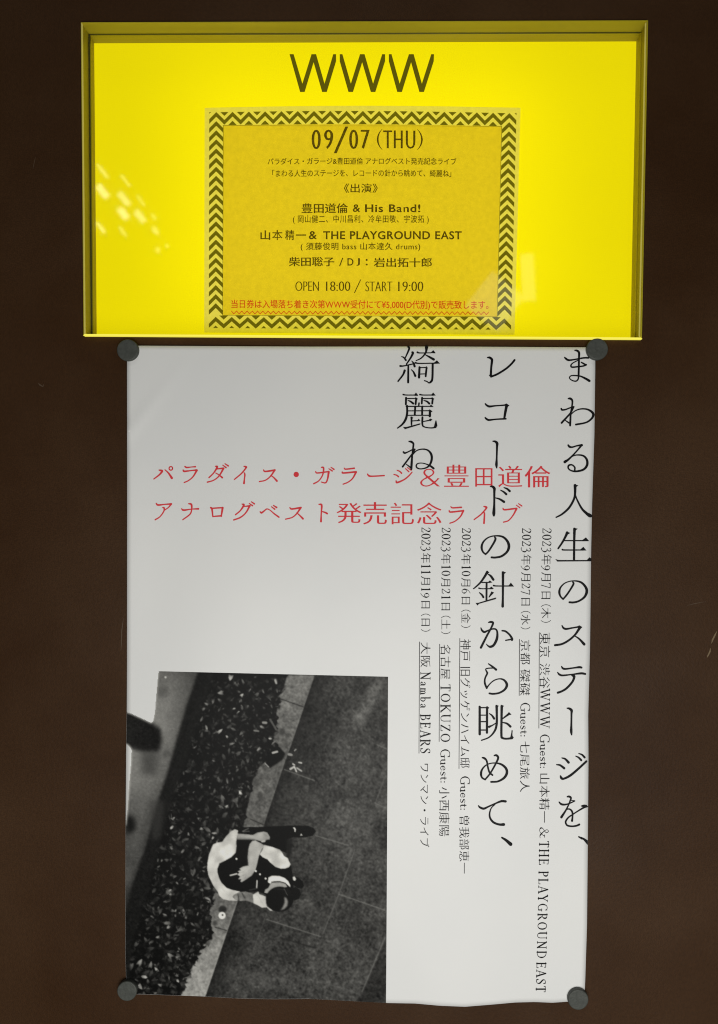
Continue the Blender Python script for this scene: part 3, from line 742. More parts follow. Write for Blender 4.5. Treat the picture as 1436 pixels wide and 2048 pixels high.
RED = [[('パ',306.9,932.6,346.3,958.3),('ラ',365.9,932,395,966),('ダ',413.4,926.9,457.5,965.2),('イ',467.8,932.3,494.3,967.8),('ス',518,938.4,555.2,964.1),
        ('・',588,944.8,596.5,953),('ガ',626.9,933.8,669,968.7),('ラ',683.9,935,713.7,969.3),('ー',734,948.8,769.3,951.8),('ジ',786.6,934.6,824.9,966.3),
        ('&',840.2,937.6,880,973.3),('豊',888.1,929.5,937.8,973.6),('田',950.5,936.5,985,973.3),('道',996.5,931.5,1044.7,974.4),('倫',1049.3,931.5,1100.7,974.9)],
       [('ア',309.5,1005.8,344.1,1040.3),('ナ',362.5,1007,398,1040.3),('ロ',420,1013.8,447,1034),('グ',466.2,1002.7,510,1040.7),('ベ',519.6,1010.4,559.4,1035.2),
        ('ス',570.5,1013.8,607.2,1039.2),('ト',637,1008,655.5,1044.9),('発',673.1,1006,723,1046.4),('売',726.4,1004.3,773.8,1049),('記',781.2,1005.5,827.9,1048.7),
        ('念',834,1005,883,1048),('ラ',897.7,1012.7,927.5,1047.2),('イ',947,1012,974,1048),('ブ',1005.2,1007,1044.7,1045.6)]]
for ln in RED:
    for g, x0, y0, x1, y1 in ln:
        k = Ink()
        if g in 'パラダイスガジアナログベトブ・ー': continue
        kata = g in 'パラダイスガジアナログベトブ・'
        if g == '&': k.text(g, x0, y0, x1, y1, ax=-.022, ay=-.032); k.build('red_character', M_red, poster, on_sheet, .00025); continue
        k.text(g, x0, y0, x1, y1, ax=(-.002 if kata else .004), ay=(-.006 if kata else -.010))
        k.build('red_character', M_red, poster, on_sheet, .00025)

mn = dict(ax=-.002, ay=-.012); lt = dict(ax=-.004, ay=-.016); wl = dict(ax=-.010, ay=-.02)
def make_serif():
    t, n = .140, .066; G = {}
    sf = lambda x, y, w_=.13: [(x - w_, y, n), (x + w_, y, n)]
    V = lambda x, a=1, b=0, w_=t: [(x, a, w_), (x, b, w_)]
    G['T'] = (.66, [V(.33), [(.03, .98, n), (.63, .98, n)], V(.04, .98, .84, n), V(.62, .98, .84, n), sf(.33, .01)])
    G['H'] = (.80, [V(.14), V(.66), [(.14, .52, n), (.66, .52, n)], sf(.14, .01), sf(.14, .99), sf(.66, .01), sf(.66, .99)])
    E = [V(.15), [(.03, .98, n), (.55, .98, n)], V(.55, .98, .84, n), [(.15, .52, n), (.45, .52, n)], V(.45, .62, .42, n)]
    G['E'] = (.64, E + [[(.03, .02, n), (.6, .02, n)], V(.6, .18, .02, n)])
    P = [V(.15), [(.03, .98, n), (.36, .97, n), (.51, .86, t), (.51, .66, t), (.38, .5, n), (.15, .47, n)], sf(.15, .01)]
    G['P'] = (.60, P); G['R'] = (.72, P + [[(.32, .48, n), (.5, .2, t), (.68, .02, t * .8)]])
    G['L'] = (.58, [V(.15), sf(.15, .99), [(.03, .02, n), (.56, .02, n)], V(.56, .18, .02, n)])
    G['A'] = (.76, [[(.08, 0, n), (.37, 1, n)], [(.37, 1, t), (.67, .02, t)], [(.18, .36, n), (.56, .36, n)], sf(.08, .01, .1), sf(.67, .01)])
    G['Y'] = (.70, [[(.08, 1, t), (.35, .48, t)], [(.62, 1, n), (.35, .48, n)], V(.35, .48, 0), sf(.08, .99, .1), sf(.62, .99, .1), sf(.35, .01)])
    C = [(.68, .84, n), (.6, .95, n), (.42, .99, n), (.2, .88, .08), (.08, .5, t), (.2, .12, .08), (.42, .01, n), (.6, .05, n), (.68, .14, n)]
    G['G'] = (.82, [C, V(.68, .98, .78, n), V(.67, .4, .06, t * .8), sf(.67, .4)])
    el = lambda x, y, rx, ry: [[(x + rx * math.cos(a), y + ry * math.sin(a), n + (t - n) * math.cos(a) ** 2) for a in np.linspace(0, 2 * math.pi, 17)]]
    G['O'] = (.84, el(.42, .5, .33, .48))
    G['U'] = (.78, [[(.13, 1, t), (.13, .55, t), (.14, .25, t), (.22, .07, .07), (.38, .01, n), (.56, .08, n), (.64, .3, n), (.64, .6, n), (.64, 1, n)], sf(.13, .99), sf(.64, .99, .1)])
    G['N'] = (.82, [V(.14, 1, 0, n), [(.12, .98, t), (.68, .03, t)], V(.68, 1, 0, n), sf(.14, .01, .1), sf(.68, .99, .1), [(.02, .99, n), (.14, .99, n)]])
    G['D'] = (.80, [V(.15), [(.03, .98, n), (.38, .97, n), (.62, .8, .08), (.7, .5, t), (.62, .2, .08), (.38, .03, n), (.03, .02, n)]])
    Sg = [(.5, .82, n), (.44, .95, n), (.3, .99, n), (.12, .88, .07), (.13, .7, t * .9), (.3, .54, t), (.46, .38, t), (.48, .16, .07), (.3, .01, n), (.14, .05, n), (.06, .18, n)]
    G['S'] = (.58, [Sg, V(.5, .98, .78, n), V(.06, .22, .02, n)]); G['s'] = (.40, [[(x * .68 + .01, y * .5, w_ * .85) for x, y, w_ in Sg]])
    G['W'] = (1.0, [[(.05, 1, t), (.27, 0, t)], [(.27, 0, n), (.49, 1, n)], [(.45, 1, t), (.69, 0, t)], [(.69, 0, n), (.93, 1, n)], sf(.05, .99, .1), sf(.47, .99, .1), sf(.93, .99, .1)])
    G['K'] = (.76, [V(.15), [(.62, 1, n), (.2, .48, n)], [(.28, .58, t), (.68, .02, t)], sf(.15, .01), sf(.15, .99), sf(.62, .99, .1), sf(.69, .01, .1)])
    G['Z'] = (.64, [[(.06, .98, n), (.57, .98, n)], [(.55, .97, t), (.07, .03, t)], [(.04, .02, n), (.58, .02, n)], V(.06, .98, .84, n), V(.58, .18, .02, n)])
    G['B'] = (.66, [V(.15), [(.03, .98, n), (.36, .97, n), (.49, .84, t), (.44, .63, .06), (.3, .54, n), (.15, .53, n)], [(.15, .53, n), (.4, .52, n), (.56, .38, .08), (.56, .2, t), (.42, .04, n), (.03, .02, n)]])
    tl = t * .85
    G['u'] = (.54, [[(.11, .47, tl), (.11, .16, tl), (.18, .03, .06), (.3, .02, n), (.42, .1, n)], V(.42, .47, 0, tl), [(.0, .46, n), (.11, .46, n)], [(.32, .46, n), (.42, .46, n)], [(.42, .02, n), (.52, .02, n)]])
    G['e'] = (.46, [[(.06, .27, n), (.4, .27, n)], [(.4, .27, n), (.36, .43, n), (.23, .48, n), (.09, .38, .07), (.06, .24, tl), (.11, .08, .07), (.25, .01, n), (.4, .1, n)]])
    G['t'] = (.36, [[(.15, .64, n), (.15, .45, tl), (.15, .12, tl), (.21, .02, n), (.32, .06, n)], [(.02, .47, n), (.3, .47, n)]])
    G[':'] = (.24, [[(.08, .06, .13), (.081, .06, .13)], [(.08, .42, .13), (.081, .42, .13)]])
    G['a'] = (.46, [[(.08, .36, .07), (.14, .46, n), (.25, .48, n), (.34, .38, tl), (.34, .06, tl), (.42, .01, n)], [(.34, .28, n), (.13, .2, .05), (.07, .1, tl), (.13, .01, .06), (.24, .03, n), (.34, .1, n)]])
    G['m'] = (.76, [V(.11, .48, 0, tl), [(.11, .36, n), (.24, .48, n), (.35, .38, .08), (.36, .2, tl), (.36, 0, tl)], [(.36, .36, n), (.49, .48, n), (.6, .38, .08), (.61, .2, tl), (.61, 0, tl)], sf(.11, .01, .1), sf(.36, .01, .1), sf(.61, .01, .1)])
    G['b'] = (.52, [V(.11, 1, .04, tl), [(.0, .99, n), (.11, .99, n)], [(.11, .36, n), (.26, .48, n), (.42, .36, .08), (.44, .23, tl), (.36, .05, .07), (.22, .01, n), (.11, .08, n)]])
    six = [(.5, .97, n), (.3, .84, .05), (.12, .58, .09), (.07, .3, t), (.16, .06, .06), (.3, .0, n), (.46, .1, .06), (.5, .28, t), (.42, .48, .05), (.28, .54, n), (.1, .4, n)]
    G['0'] = (.72, el(.3, .48, .23, .47)); G['1'] = (.68, [V(.3, .96, 0), [(.3, .95, n), (.15, .86, n)], sf(.3, .01, .14)])
    G['2'] = (.72, [[(.07, .72, n), (.13, .88, n), (.28, .95, .06), (.46, .84, t), (.44, .64, .09), (.25, .34, n), (.05, .05, n)], [(.05, .04, .08), (.5, .04, .08)], [(.5, .04, n), (.55, .2, n)]])
    G['3'] = (.72, [[(.08, .82, n), (.2, .94, n), (.36, .9, .08), (.41, .74, .09), (.3, .57, n), (.17, .53, n)], [(.2, .53, n), (.4, .46, .08), (.48, .26, t), (.38, .02, .07), (.18, -.1, n), (.04, -.06, .08)]])
    G['6'] = (.72, [six]); G['9'] = (.72, [[(.57 - x, .86 - y, w_) for x, y, w_ in six]])
    G['7'] = (.72, [[(.06, .92, .08), (.52, .92, .08)], [(.06, .92, n), (.04, .78, n)], [(.52, .92, n), (.22, -.08, .08)]])
    G['&'] = (.94, [[(.74, .56, n), (.6, .26, n), (.38, .02, .05), (.2, .0, .07), (.07, .14, t), (.13, .36, .06), (.36, .58, n), (.46, .78, .07), (.36, .98, n), (.24, .9, .06), (.24, .7, .06), (.4, .4, .08), (.62, .1, t), (.78, .02, .06), (.88, .06, n)], sf(.74, .56, .1)])
    return G
SERIF = make_serif()
def raw_glyph(ch, ax, ay):
    g = glyphs(ch, ax, ay); v, f = fill_contours([c * 100 for c in g]); return np.array(v) / 100, f
def set_line(k, text, y0, y1, lo0, hi0, lo1, hi1, st):
    """a line turned a quarter clockwise: Latin and figures drawn with serifs, kanji and kana from outlines"""
    cjk = any(c not in SERIF and c != ' ' for c in text); em = 1.26; x = 0.0; items = []
    track = .20 if text.isupper() or 'BEARS' in text else .05
    for c in text:
        if c in SERIF:
            adv, ss = SERIF[c]; items.append((x, ss, None)); x += adv + (track if c.isalpha() else 0)
        elif c == ' ': x += .45
        elif c in '（）':
            v, f = raw_glyph(c, -.012, -.012); off = .62 if c == '（' else 0.0
            x += .22 if c == '（' else 0; items.append((x + .05 - off * em, None, (v * em, f))); x += .50
        else:
            v, f = raw_glyph(c, st['ax'], st['ay']); items.append((x, None, (v * em, f))); x += em * 1.02
    pts = [p[0] + o for o, ss, g in items for p in (sum(ss, []) if ss else [(a, 0) for a, _ in g[0]])]
    a0, a1 = min(pts), max(pts); sx = (y1 - y0) / (a1 - a0)
    def place(a, b):
        u = (a - a0) / (a1 - a0); lo, hi = lo0 + (lo1 - lo0) * u, hi0 + (hi1 - hi0) * u
        cap = (hi - lo) / (1.19 if cjk else 1.0); base = lo + (.10 * cap if cjk else 0)
        return base + b * cap, y0 + (a - a0) * sx, cap
    ly = 0
    for o, ss, g in items:
        if ss:
            for q in ss:
                ly += 1; m = [place(o + a, b) for a, b, _ in q]
                k.stroke([(m_[0], m_[1], w_[2] * m_[2]) for m_, w_ in zip(m, q)], layer=ly % 9)
        else: k.add([place(o + a, b)[:2] for a, b in g[0]], g[1], 0)
COLS = [
 [('2023年9月7日（木）',1057.3,1245.4,1083.3,1105.3,1081.5,1102.3,mn),('東京 渋谷',1265.4,1376.7,1079.5,1102,1079,1100.5,mn),('WWW',1377.5,1456.6,1082,1099.5,1081.5,1098.6,wl),
  ('Guest:',1470.3,1534.7,1080.4,1099,1080,1098.6,lt),('山本精一',1547.4,1645.4,1078.8,1100.2,1078.3,1099.8,mn),('&',1656,1675.7,1079.6,1097.3,1079.4,1097,lt),
  ('THE PLAYGROUND',1683,1915,1079.3,1097.8,1074,1092.3,wl),('EAST',1925,1984,1073.6,1092,1072.2,1090.8,wl)],
 [('2023年9月27日（水）',1057.3,1258.6,1042.5,1064.6,1041.3,1061.2,mn),('京都',1280,1328.9,1041,1061.8,1040.6,1061.4,mn),('磔磔',1339,1390.9,1039.8,1061.6,1039.5,1061.2,mn),
  ('Guest:',1407,1471.8,1041.2,1060,1041,1059.8,lt),('七尾旅人',1483,1584,1039.8,1060.4,1039.5,1060,mn)],
 [('2023年10月6日（金）',1057,1255.7,922.3,943.9,922.3,941.5,mn),('神戸 旧グッゲンハイム邸',1278.8,1535.5,920.6,942.5,920,940.6,mn),('Guest:',1554,1618.5,920.9,939.5,920.7,939.2,lt),
  ('曽我部恵一',1632.4,1747,918.6,939.8,918.2,939.2,mn)],
 [('2023年10月21日（土）',1055.9,1268,881.8,903.4,882,901.6,mn),('名古屋',1289.3,1358.5,880.8,902.1,880.6,901.8,mn),('TOKUZO',1369.6,1482.7,881.8,900.6,881.4,900.2,wl),
  ('Guest:',1499.9,1564,881.2,899.8,881,899.6,lt),('小西康陽',1574.4,1672.6,878.2,900,877.8,899.8,mn)],
 [('2023年11月19日（日）',1055.6,1263.3,841.2,863.4,842,861.2,mn),('大阪',1285,1334.5,841,861.8,841,861.6,mn),('Namba BEARS',1344.4,1505.6,841.4,860.6,841,860.2,lt),
  ('ワンマン・ライブ',1527.6,1694.3,839.8,859.5,839.4,859.1,mn)],
]
UNDER = [(1078.7,1265,1077.8,1456.8),(1038.9,1278.5,1038.4,1391.5),(919.7,1276.5,918,1537.5),(879.4,1288,878.3,1483.4),(839,1283.5,838,1507)]
for segs, (xa, ya, xb, yb) in zip(COLS, UNDER):
    k = Ink()
    for s_, y0, y1, a, b, c, d, st in segs: set_line(k, s_, y0, y1, a, b, c, d, st)
    n = 14
    k.add([(xa + (xb - xa) * i / n + e, ya + (yb - ya) * i / n) for i in range(n + 1) for e in (-.65, .65)], [(2*i, 2*i+1, 2*i+3, 2*i+2) for i in range(n)])
    k.build('date_line', M_black, poster, on_sheet, .00025)

# ---------------------------------------------------------------- the monochrome photograph printed on the poster (its tones as a colour attribute)
X0, Y0, PW, PH = 246, 1338, 534, 680
rg = np.random.default_rng(7)
yy, xx = np.mgrid[0:PH, 0:PW]; gx = xx + X0 + .5; gy = yy + Y0 + .5
def blur(a, r):
    r = int(r)
    if r < 1: return a
    for _ in range(2):
        for ax_ in (0, 1):
            p = np.pad(a, [(r, r) if k_ == ax_ else (0, 0) for k_ in (0, 1)], mode='edge')
            c = np.cumsum(np.insert(p, 0, 0, axis=ax_), axis=ax_)
            a = (np.take(c, range(2*r+1, c.shape[ax_]), ax_) - np.take(c, range(0, c.shape[ax_]-2*r-1), ax_)) / (2*r+1)
    return a
def pmask(pts, soft=0):
    pts = np.array(pts, float); x0, y0 = pts.min(0) - 2; x1, y1 = pts.max(0) + 2
    ia, ib = max(0, int(x0 - X0)), min(PW, int(x1 - X0) + 2); ja, jb = max(0, int(y0 - Y0)), min(PH, int(y1 - Y0) + 2)
    m = np.zeros((PH, PW))
    if ia >= ib or ja >= jb: return m
    acc = 0
    for sx, sy in ((-.25, -.25), (.25, -.25), (-.25, .25), (.25, .25)):
        px_, py_ = gx[ja:jb, ia:ib] + sx, gy[ja:jb, ia:ib] + sy; c = np.zeros(px_.shape, bool)
        for (ax_, ay_), (bx_, by_) in zip(pts, np.roll(pts, -1, 0)):
            if ay_ == by_: continue
            c ^= ((ay_ > py_) != (by_ > py_)) & (px_ < ax_ + (py_ - ay_) * (bx_ - ax_) / (by_ - ay_))
        acc = acc + c
    m[ja:jb, ia:ib] = acc / 4
    return blur(m, soft) if soft else m
def noise(r, seed=None):
    a = blur(rg.standard_normal((PH, PW)), r); return a / a.std()
img = np.full((PH, PW), 60.0)
fine = noise(1); mid = noise(3); broad = noise(16)
img += fine * 9 + mid * 4 + broad * 6
fold = blur(rg.standard_normal((PH, PW)), 5); fold = fold / fold.std()
def paint(m, val): 
    global img
    img = img * (1 - m) + val * m
def line(x0, y0, x1, y1, w_, val, a=1.0, soft=0):
    d = np.hypot(x1 - x0, y1 - y0); t = np.clip(((gx - x0) * (x1 - x0) + (gy - y0) * (y1 - y0)) / d ** 2, 0, 1)
    r = np.hypot(gx - x0 - t * (x1 - x0), gy - y0 - t * (y1 - y0))
    m = np.clip(w_ / 2 + .5 - r, 0, 1) * a
    paint(blur(m, soft) if soft else m, val)
def c2(x, y): return 500 + x / 4.952, 1330 + y / 4.952
def c4(x, y): return 500 + x / 4.952, 1640 + y / 4.952
def c1(x, y): return 240 + x / 5.129, 1330 + y / 5.129
def c3(x, y): return 240 + x / 5.129, 1640 + y / 5.129
def c5(x, y): return 390 + x / 5.523, 1620 + y / 5.523
def PP(f, pts): return [f(a, b) for a, b in zip(pts[::2], pts[1::2])]
# distance right of the kerb edge -> the paving is darker beside the kerb, with a pale worn patch upper right
kx = np.interp(gy, [1353, 1483, 1520, 1653, 1804, 1862, 1993], [628, 585, 571, 526, 474, 454.5, 409.6])
img *= 1 - .50 * np.exp(-np.maximum(gx - kx, 0) / 32)
img += 48 * blur(pmask(PP(c2, [1250, 150, 1340, 150, 1180, 470, 1080, 620, 1020, 560, 1150, 330])), 8)
img += 14 * np.exp(-(((gx - 700) / 60) ** 2 + ((gy - 1640) / 90) ** 2)) + 16 * np.exp(-(((gx - 540) / 70) ** 2 + ((gy - 1960) / 30) ** 2))
for f, a, b, c, d, v, al in [(c4,650,155,970,250,110,.7),(c4,1040,290,880,735,100,.6),(c4,880,735,720,1130,100,.6),(c4,880,735,1340,895,112,.7),(c4,165,985,700,1155,108,.7),
                         (c4,165,930,30,1300,90,.4),(c4,300,1165,650,1270,25,.8),(c4,130,1330,560,1400,30,.35),(c4,1340,1160,1110,1700,105,.7),(c4,590,1580,930,1670,85,.5),
                         (c4,720,1160,560,1560,85,.35),(c4,930,1670,1110,1740,85,.4),(c2,340,1035,640,1145,112,.7),(c2,1260,790,1350,830,115,.6),(c2,1340,1100,1240,1370,100,.5),(c2,1240,1370,1350,1420,110,.6),
                         (c2,790,700,730,850,85,.4),(c2,400,1060,380,1400,30,.4)]:
    (x_, y_), (u_, v_) = f(a, b), f(c, d); line(x_, y_, u_, v_, 1.9, v + 6, min(1, al * 1.15))
paint(blur(pmask(PP(c4, [1345,1180, 1345,1810, 1040,1810, 1120,1700, 1240,1420])), 1) * .8, 40 + fine * 6)
# kerb
kerb = pmask([(574.7,1350),(629,1350),(585,1483),(571,1520),(526,1653),(474,1804),(454.5,1862),(409.6,1996),(355,1996),(369,1969),(380,1944),(400,1901),(425,1878),(422,1850),(419,1825),(427,1790),(470,1680),(487,1650),(493,1622),(500,1590),(506,1560),(520,1532),(540,1470)])
kv = np.interp(gy, [1345, 1440, 1520, 1640, 1800, 1900, 1990], [112, 100, 86, 90, 96, 130, 146]) + fine * 9 + mid * 5
paint(kerb, kv)
for a in [(c2,300,335,530,415),(c2,0,1525,130,1580),(c3,975,1100,1100,1135)]:
    (x_, y_), (u_, v_) = a[0](*a[1:3]), a[0](*a[3:5]); line(x_, y_, u_, v_, 1.6, 20, .9)
line(*c2(635,115), *c2(352,935), 1.2, 150, .4); line(*c2(345,950), *c2(130,1600), 1.2, 140, .5); line(*c3(1200,840), *c3(870,1810), 1.6, 175, .6)
for cx_, cy_, r_, v in [(565,1463,7,45),(575,1470,5,60),(512,1565,8,60),(520,1590,7,55),(430,1846,6,50),(548,1440,5,70)]:
    paint(blur(np.clip(r_ - np.hypot((gx-cx_)*1.1, gy-cy_), 0, 1), 1) * .7, v)
# ground cover bed
lf = np.interp(gy, [1344,1398,1470,1548,1607,1704,1761,1815,2010], [398,378,357,336,317,289,269,252,240])
rt = np.interp(gy, [1344,1425,1450,1480,1500,1530,1554,1581,1603,1622,1655,1700,1780,1825,1850,1878,1901,1944,1969,1992],
               [574,553,556,548,560,522,507,503,495,493,487,470,432,419,423,425,402,380,369,363])
rt2 = rt + 2.5 * np.sin(gy * .22) + 1.5 * np.sin(gy * .6 + 1)
bed = ((gx > lf) & (gx < rt2)).astype(float)
paint(bed, 9 + np.abs(fine) * 4)
random.seed(11)
n = 0
for _ in range(2300):
    y = random.uniform(1354, 1990); l = float(np.interp(y, gy[:, 0], lf[:, 0])); r = float(np.interp(y, gy[:, 0], rt2[:, 0]))
    x = random.uniform(l + 8, r + 2)
    dens = .95 if x > l + 30 else .45
    if random.random() > dens: continue
    sz = random.choice((random.uniform(2.2, 4.6), random.uniform(4, 8.2))) * (1.12 if y > 1600 else .95); a = random.uniform(0, 6.28)
    v = min(185, 18 + random.expovariate(1 / 33))
    kind = random.random(); sq = random.uniform(.35, .9)
    if kind < .5: q = [(1, 0), (.2, .6), (-.8, .75), (-.45, 0), (-.8, -.75), (.2, -.6)]
    elif kind < .8: q = [(1, 0), (.35, .55), (-.5, .5), (-1, 0), (-.4, -.45), (.3, -.5)]
    else: q = [(1, .1), (-.2, .5), (-.9, .1), (-.1, .05)]
    ca, sa = math.cos(a), math.sin(a)
    pts = [(x + sz * (u * ca - v_ * sq * sa), y + sz * (u * sa + v_ * sq * ca)) for u, v_ in q]
    ia, ib = max(0, int(x - X0 - 9)), min(PW, int(x - X0 + 10)); ja, jb = max(0, int(y - Y0 - 9)), min(PH, int(y - Y0 + 10))
    if ib - ia < 2 or jb - ja < 2: continue
    sx, sy = gx[ja:jb, ia:ib], gy[ja:jb, ia:ib]; acc = 0
    for ox_, oy_ in ((-.25, .25), (.25, -.25)):
        c = np.zeros(sx.shape, bool)
        for (ax_, ay_), (bx_, by_) in zip(pts, pts[1:] + pts[:1]):
            if ay_ == by_: continue
            c ^= ((ay_ > sy + oy_) != (by_ > sy + oy_)) & (sx + ox_ < ax_ + (sy + oy_ - ay_) * (bx_ - ax_) / (by_ - ay_))
        acc = acc + c
    m = acc / 2
    sh = v * (1 + .35 * np.clip(((sx - x) * ca + (sy - y) * sa) / sz, -1, 1))     # each leaf's tone runs along its length
    img[ja:jb, ia:ib] = img[ja:jb, ia:ib] * (1 - m) + sh * m
img = img * .62 + blur(img, 1) * .38
# black hollow and pale sprigs by the kerb
paint(pmask(PP(c2, [165,870, 290,810, 350,880, 320,940, 200,1020, 155,990]), 1), 10)
for a, b, c, d, w_, v in [(400,1030,435,1010,4,190),(440,1010,460,1055,3,200),(465,1020,510,1050,3,180),(425,980,440,990,3,200),(485,965,510,970,3,200),(225,870,270,858,4,190),(385,885,410,890,5,150),
                          (150,975,185,1010,2,170),(440,850,455,835,2,170),(250,150,260,180,4,170),(130,570,160,572,5,150),(40,650,85,655,3,130),(200,540,260,640,4,90)]:
    line(*c2(a, b), *c2(c, d), w_, v, .9)
# out-of-focus post (pale) with its dark flank
flank = pmask([(396,1346),(430,1346),(400,1430),(372,1520),(345,1600),(322,1680),(290,1800),(262,1900),(256,2000),(246,2000),(246,1830),(267,1761),(289,1704),(317,1607),(336,1548),(357,1470),(378,1398)], 3)
paint(flank, 24 + fine * 3)
post = pmask([(316,1338),(398,1338),(377,1398),(356,1470),(334,1548),(314,1607),(288,1704),(267,1761),(250,1825),(240,1830),(240,1500),(262,1495),(305,1445)], 3)
pv = np.interp(gy, [1344, 1400, 1480, 1560, 1640, 1720, 1820], [92, 108, 116, 106, 78, 68, 52]) - 22 * np.clip((gx - np.interp(gy, [1344, 1815], [360, 250])) / 30, -.3, 1)
paint(post, pv + fine * 3 + broad * 3)
paint(blur(np.clip(10 - np.hypot(gx - 326, gy - 1384) / 1.2, 0, 1), 3) * .35, 60)
paint(blur(np.clip(9 - np.hypot(gx - 333, gy - 1508), 0, 1), 2) * .4, 60)
paint(np.clip(2.6 - np.hypot(gx - 331, gy - 1354.5), 0, 1), 190)
paint(pmask(PP(c3, [300, -200, 460, -200, 430, 60, 400, 200, 330, 200, 320, 60]), 5) * .6, 60)
paint(pmask(PP(c3, [60, -60, 150, -20, 160, 100, 60, 160]), 5) * .9, 16)
paint(pmask([(246,1422),(262,1428),(306,1448),(321,1458),(324,1482),(318,1503),(288,1504),(262,1497),(246,1486)], 4), 34 - 10 * np.clip((gx - 250) / 60, 0, 1) + fine * 3)
paint(pmask([(280,1503),(320,1503),(312,1550),(285,1550)], 7) * .55, 45)
# the seated person seen from above: dark trousers and waistcoat, white shirt
def body(pts, v, soft=0, a=1.0): paint(pmask(PP(c5, pts), soft) * a, v)
img_before = img.copy()
body([440,190, 560,190, 760,185, 1080,170, 1250,175, 1310,200, 1335,235, 1300,285, 1200,305, 1080,300, 1020,330, 1010,470, 900,440, 760,380, 560,340, 450,330, 380,260], 13)
body([1000,330, 1080,300, 1060,500, 1010,560], 22, 2, .8)
body([450,320, 620,320, 740,470, 830,580, 960,640, 1060,610, 1080,740, 1090,900, 1060,1000, 800,960, 770,930, 700,900, 500,905, 350,870, 260,760, 240,640, 300,560, 450,450], 11)
body([1080,740, 1140,745, 1190,790, 1205,840, 1180,870, 1130,860, 1080,820], 12); body([1060,870, 1110,850, 1155,880, 1170,930, 1150,980, 1100,1000, 1050,980], 15)
body([440,212, 475,225, 472,262, 455,350, 458,400, 450,470, 400,520, 330,560, 270,590, 248,650, 250,690, 262,740, 290,800, 350,860, 420,885, 500,900, 440,950, 470,1003, 380,1000, 310,985, 270,950, 250,900, 205,840, 165,760, 145,715, 135,640, 140,570, 155,490, 175,440, 200,380, 240,362, 300,352, 345,290, 400,235], 192 + fold * 11)
for a in [(400,230,360,330),(450,300,300,400),(250,480,210,620),(215,700,330,900),(300,870,420,940),(190,420,165,560)]: line(*c5(*a[:2]), *c5(*a[2:]), 2.2, 176, .45, 1)
body([470,260, 560,268, 640,275, 690,250, 760,238, 800,250, 828,300, 825,325, 790,330, 770,352, 735,348, 690,335, 640,325, 465,322], 152 + fold * 9)
body([470,305, 640,315, 700,335, 640,330, 465,326], 105, 1, .8)
line(*c5(760,262), *c5(815,300), 1, 110, .5); line(*c5(740,350), *c5(768,345), 3, 190, .9)
body([590,430, 605,375, 635,340, 670,337, 730,368, 770,395, 740,430, 705,510, 690,580, 670,660, 625,725, 560,770, 515,797, 500,790, 512,765, 475,765, 500,735, 468,715, 490,690, 470,675, 510,665, 488,650, 530,625, 590,612, 582,520], 166 + fold * 9)
body([640,400, 700,400, 690,520, 660,640, 640,640, 655,520], 160, 2, .6); body([590,430, 600,430, 600,610, 583,612, 580,520], 130, 1, .6)
line(*c5(390,722), *c5(462,704), 2.6, 205); line(*c5(505,735), *c5(545,715), .9, 120, .6); line(*c5(520,770), *c5(560,745), .9, 120, .6); line(*c5(495,690), *c5(535,685), .9, 120, .5)
body([765,385, 860,410, 940,440, 965,475, 985,510, 1025,530, 1040,570, 1055,600, 1040,630, 1000,645, 950,648, 890,630, 830,580, 800,545, 770,533, 745,520, 715,490, 745,440], 194 + fold * 10)
for a in [(760,450,830,540),(850,440,900,600),(930,480,960,600)]: line(*c5(*a[:2]), *c5(*a[2:]), 1.8, 185, .4, 1)
for x_, y_ in ((672,675),(718,710),(780,757),(458,540)): 
    q = c5(x_, y_); paint(np.clip(2.4 - np.hypot(gx - q[0], gy - q[1]), 0, 1), 230)
line(*c5(685,780), *c5(681,860), 2.2, 215); line(*c5(600,885), *c5(690,865), 2.5, 55, .8)
body([1080,195, 1100,190, 1115,215, 1108,245, 1098,240, 1098,215], 215); body([1160,285, 1172,258, 1188,280], 190); line(*c5(525,235), *c5(590,205), 2, 130, .7); line(*c5(600,235), *c5(530,240), 1.2, 160, .7)
body([805,800, 812,745, 850,727, 930,728, 990,750, 1030,785, 1052,830, 1052,855, 1000,805, 930,783, 850,790, 835,815], 212)
body([800,920, 765,915, 775,880, 810,860, 830,820, 860,795, 940,795, 1000,815, 1020,850, 960,860, 880,870], 150 + mid * 4); body([840,790, 930,785, 990,808, 930,800, 850,805], 60, 0, .8)
q = c5(935, 985); hd = np.clip(26.5 - np.hypot((gx - q[0]) / 1.06, (gy - q[1]) / .97), 0, 1); paint(hd, 12 + 16 * np.clip((q[1] - gy) / 30, 0, 1) * np.clip((gx - q[0] + 10) / 30, 0, 1))
body([985,960, 1010,970, 1028,1010, 1020,1060, 985,1095, 940,1112, 970,1070, 990,1020], 150, 1, .85); line(*c5(985,870), *c5(1020,940), 1.2, 110, .7); line(*c5(870,870), *c5(985,880), 1.2, 70, .6)
body([640,935, 700,900, 712,930, 780,955, 785,1030, 795,1065, 850,1105, 860,1115, 830,1112, 790,1075, 740,1080, 690,1050, 645,1030], 190 + fold * 10); line(*c5(700,950), *c5(760,1060), 1.2, 160, .6)
body([430,935, 480,910, 560,900, 640,925, 640,1025, 560,1000, 500,1005, 440,990, 415,960], 108 + mid * 16); line(*c5(475,930), *c5(485,1000), 2, 55, .9); line(*c5(520,920), *c5(550,970), 3, 60, .8)
body([1080,740, 1100,735, 1117,762, 1105,782, 1085,775], 200)
q = c5(305, 1098); paint(blur(np.clip(8 - np.hypot((gx - q[0]) / 1.1, gy - q[1]), 0, 1), 1) * .85, 30)
q = c5(299, 1165); paint(np.clip(7.6 - np.hypot(gx - q[0], gy - q[1]), 0, 1), 208); paint(np.clip(2.4 - np.hypot(gx - q[0] - 1, gy - q[1] + 1), 0, 1), 50)
img = img * .6 + blur(img, 1) * .4
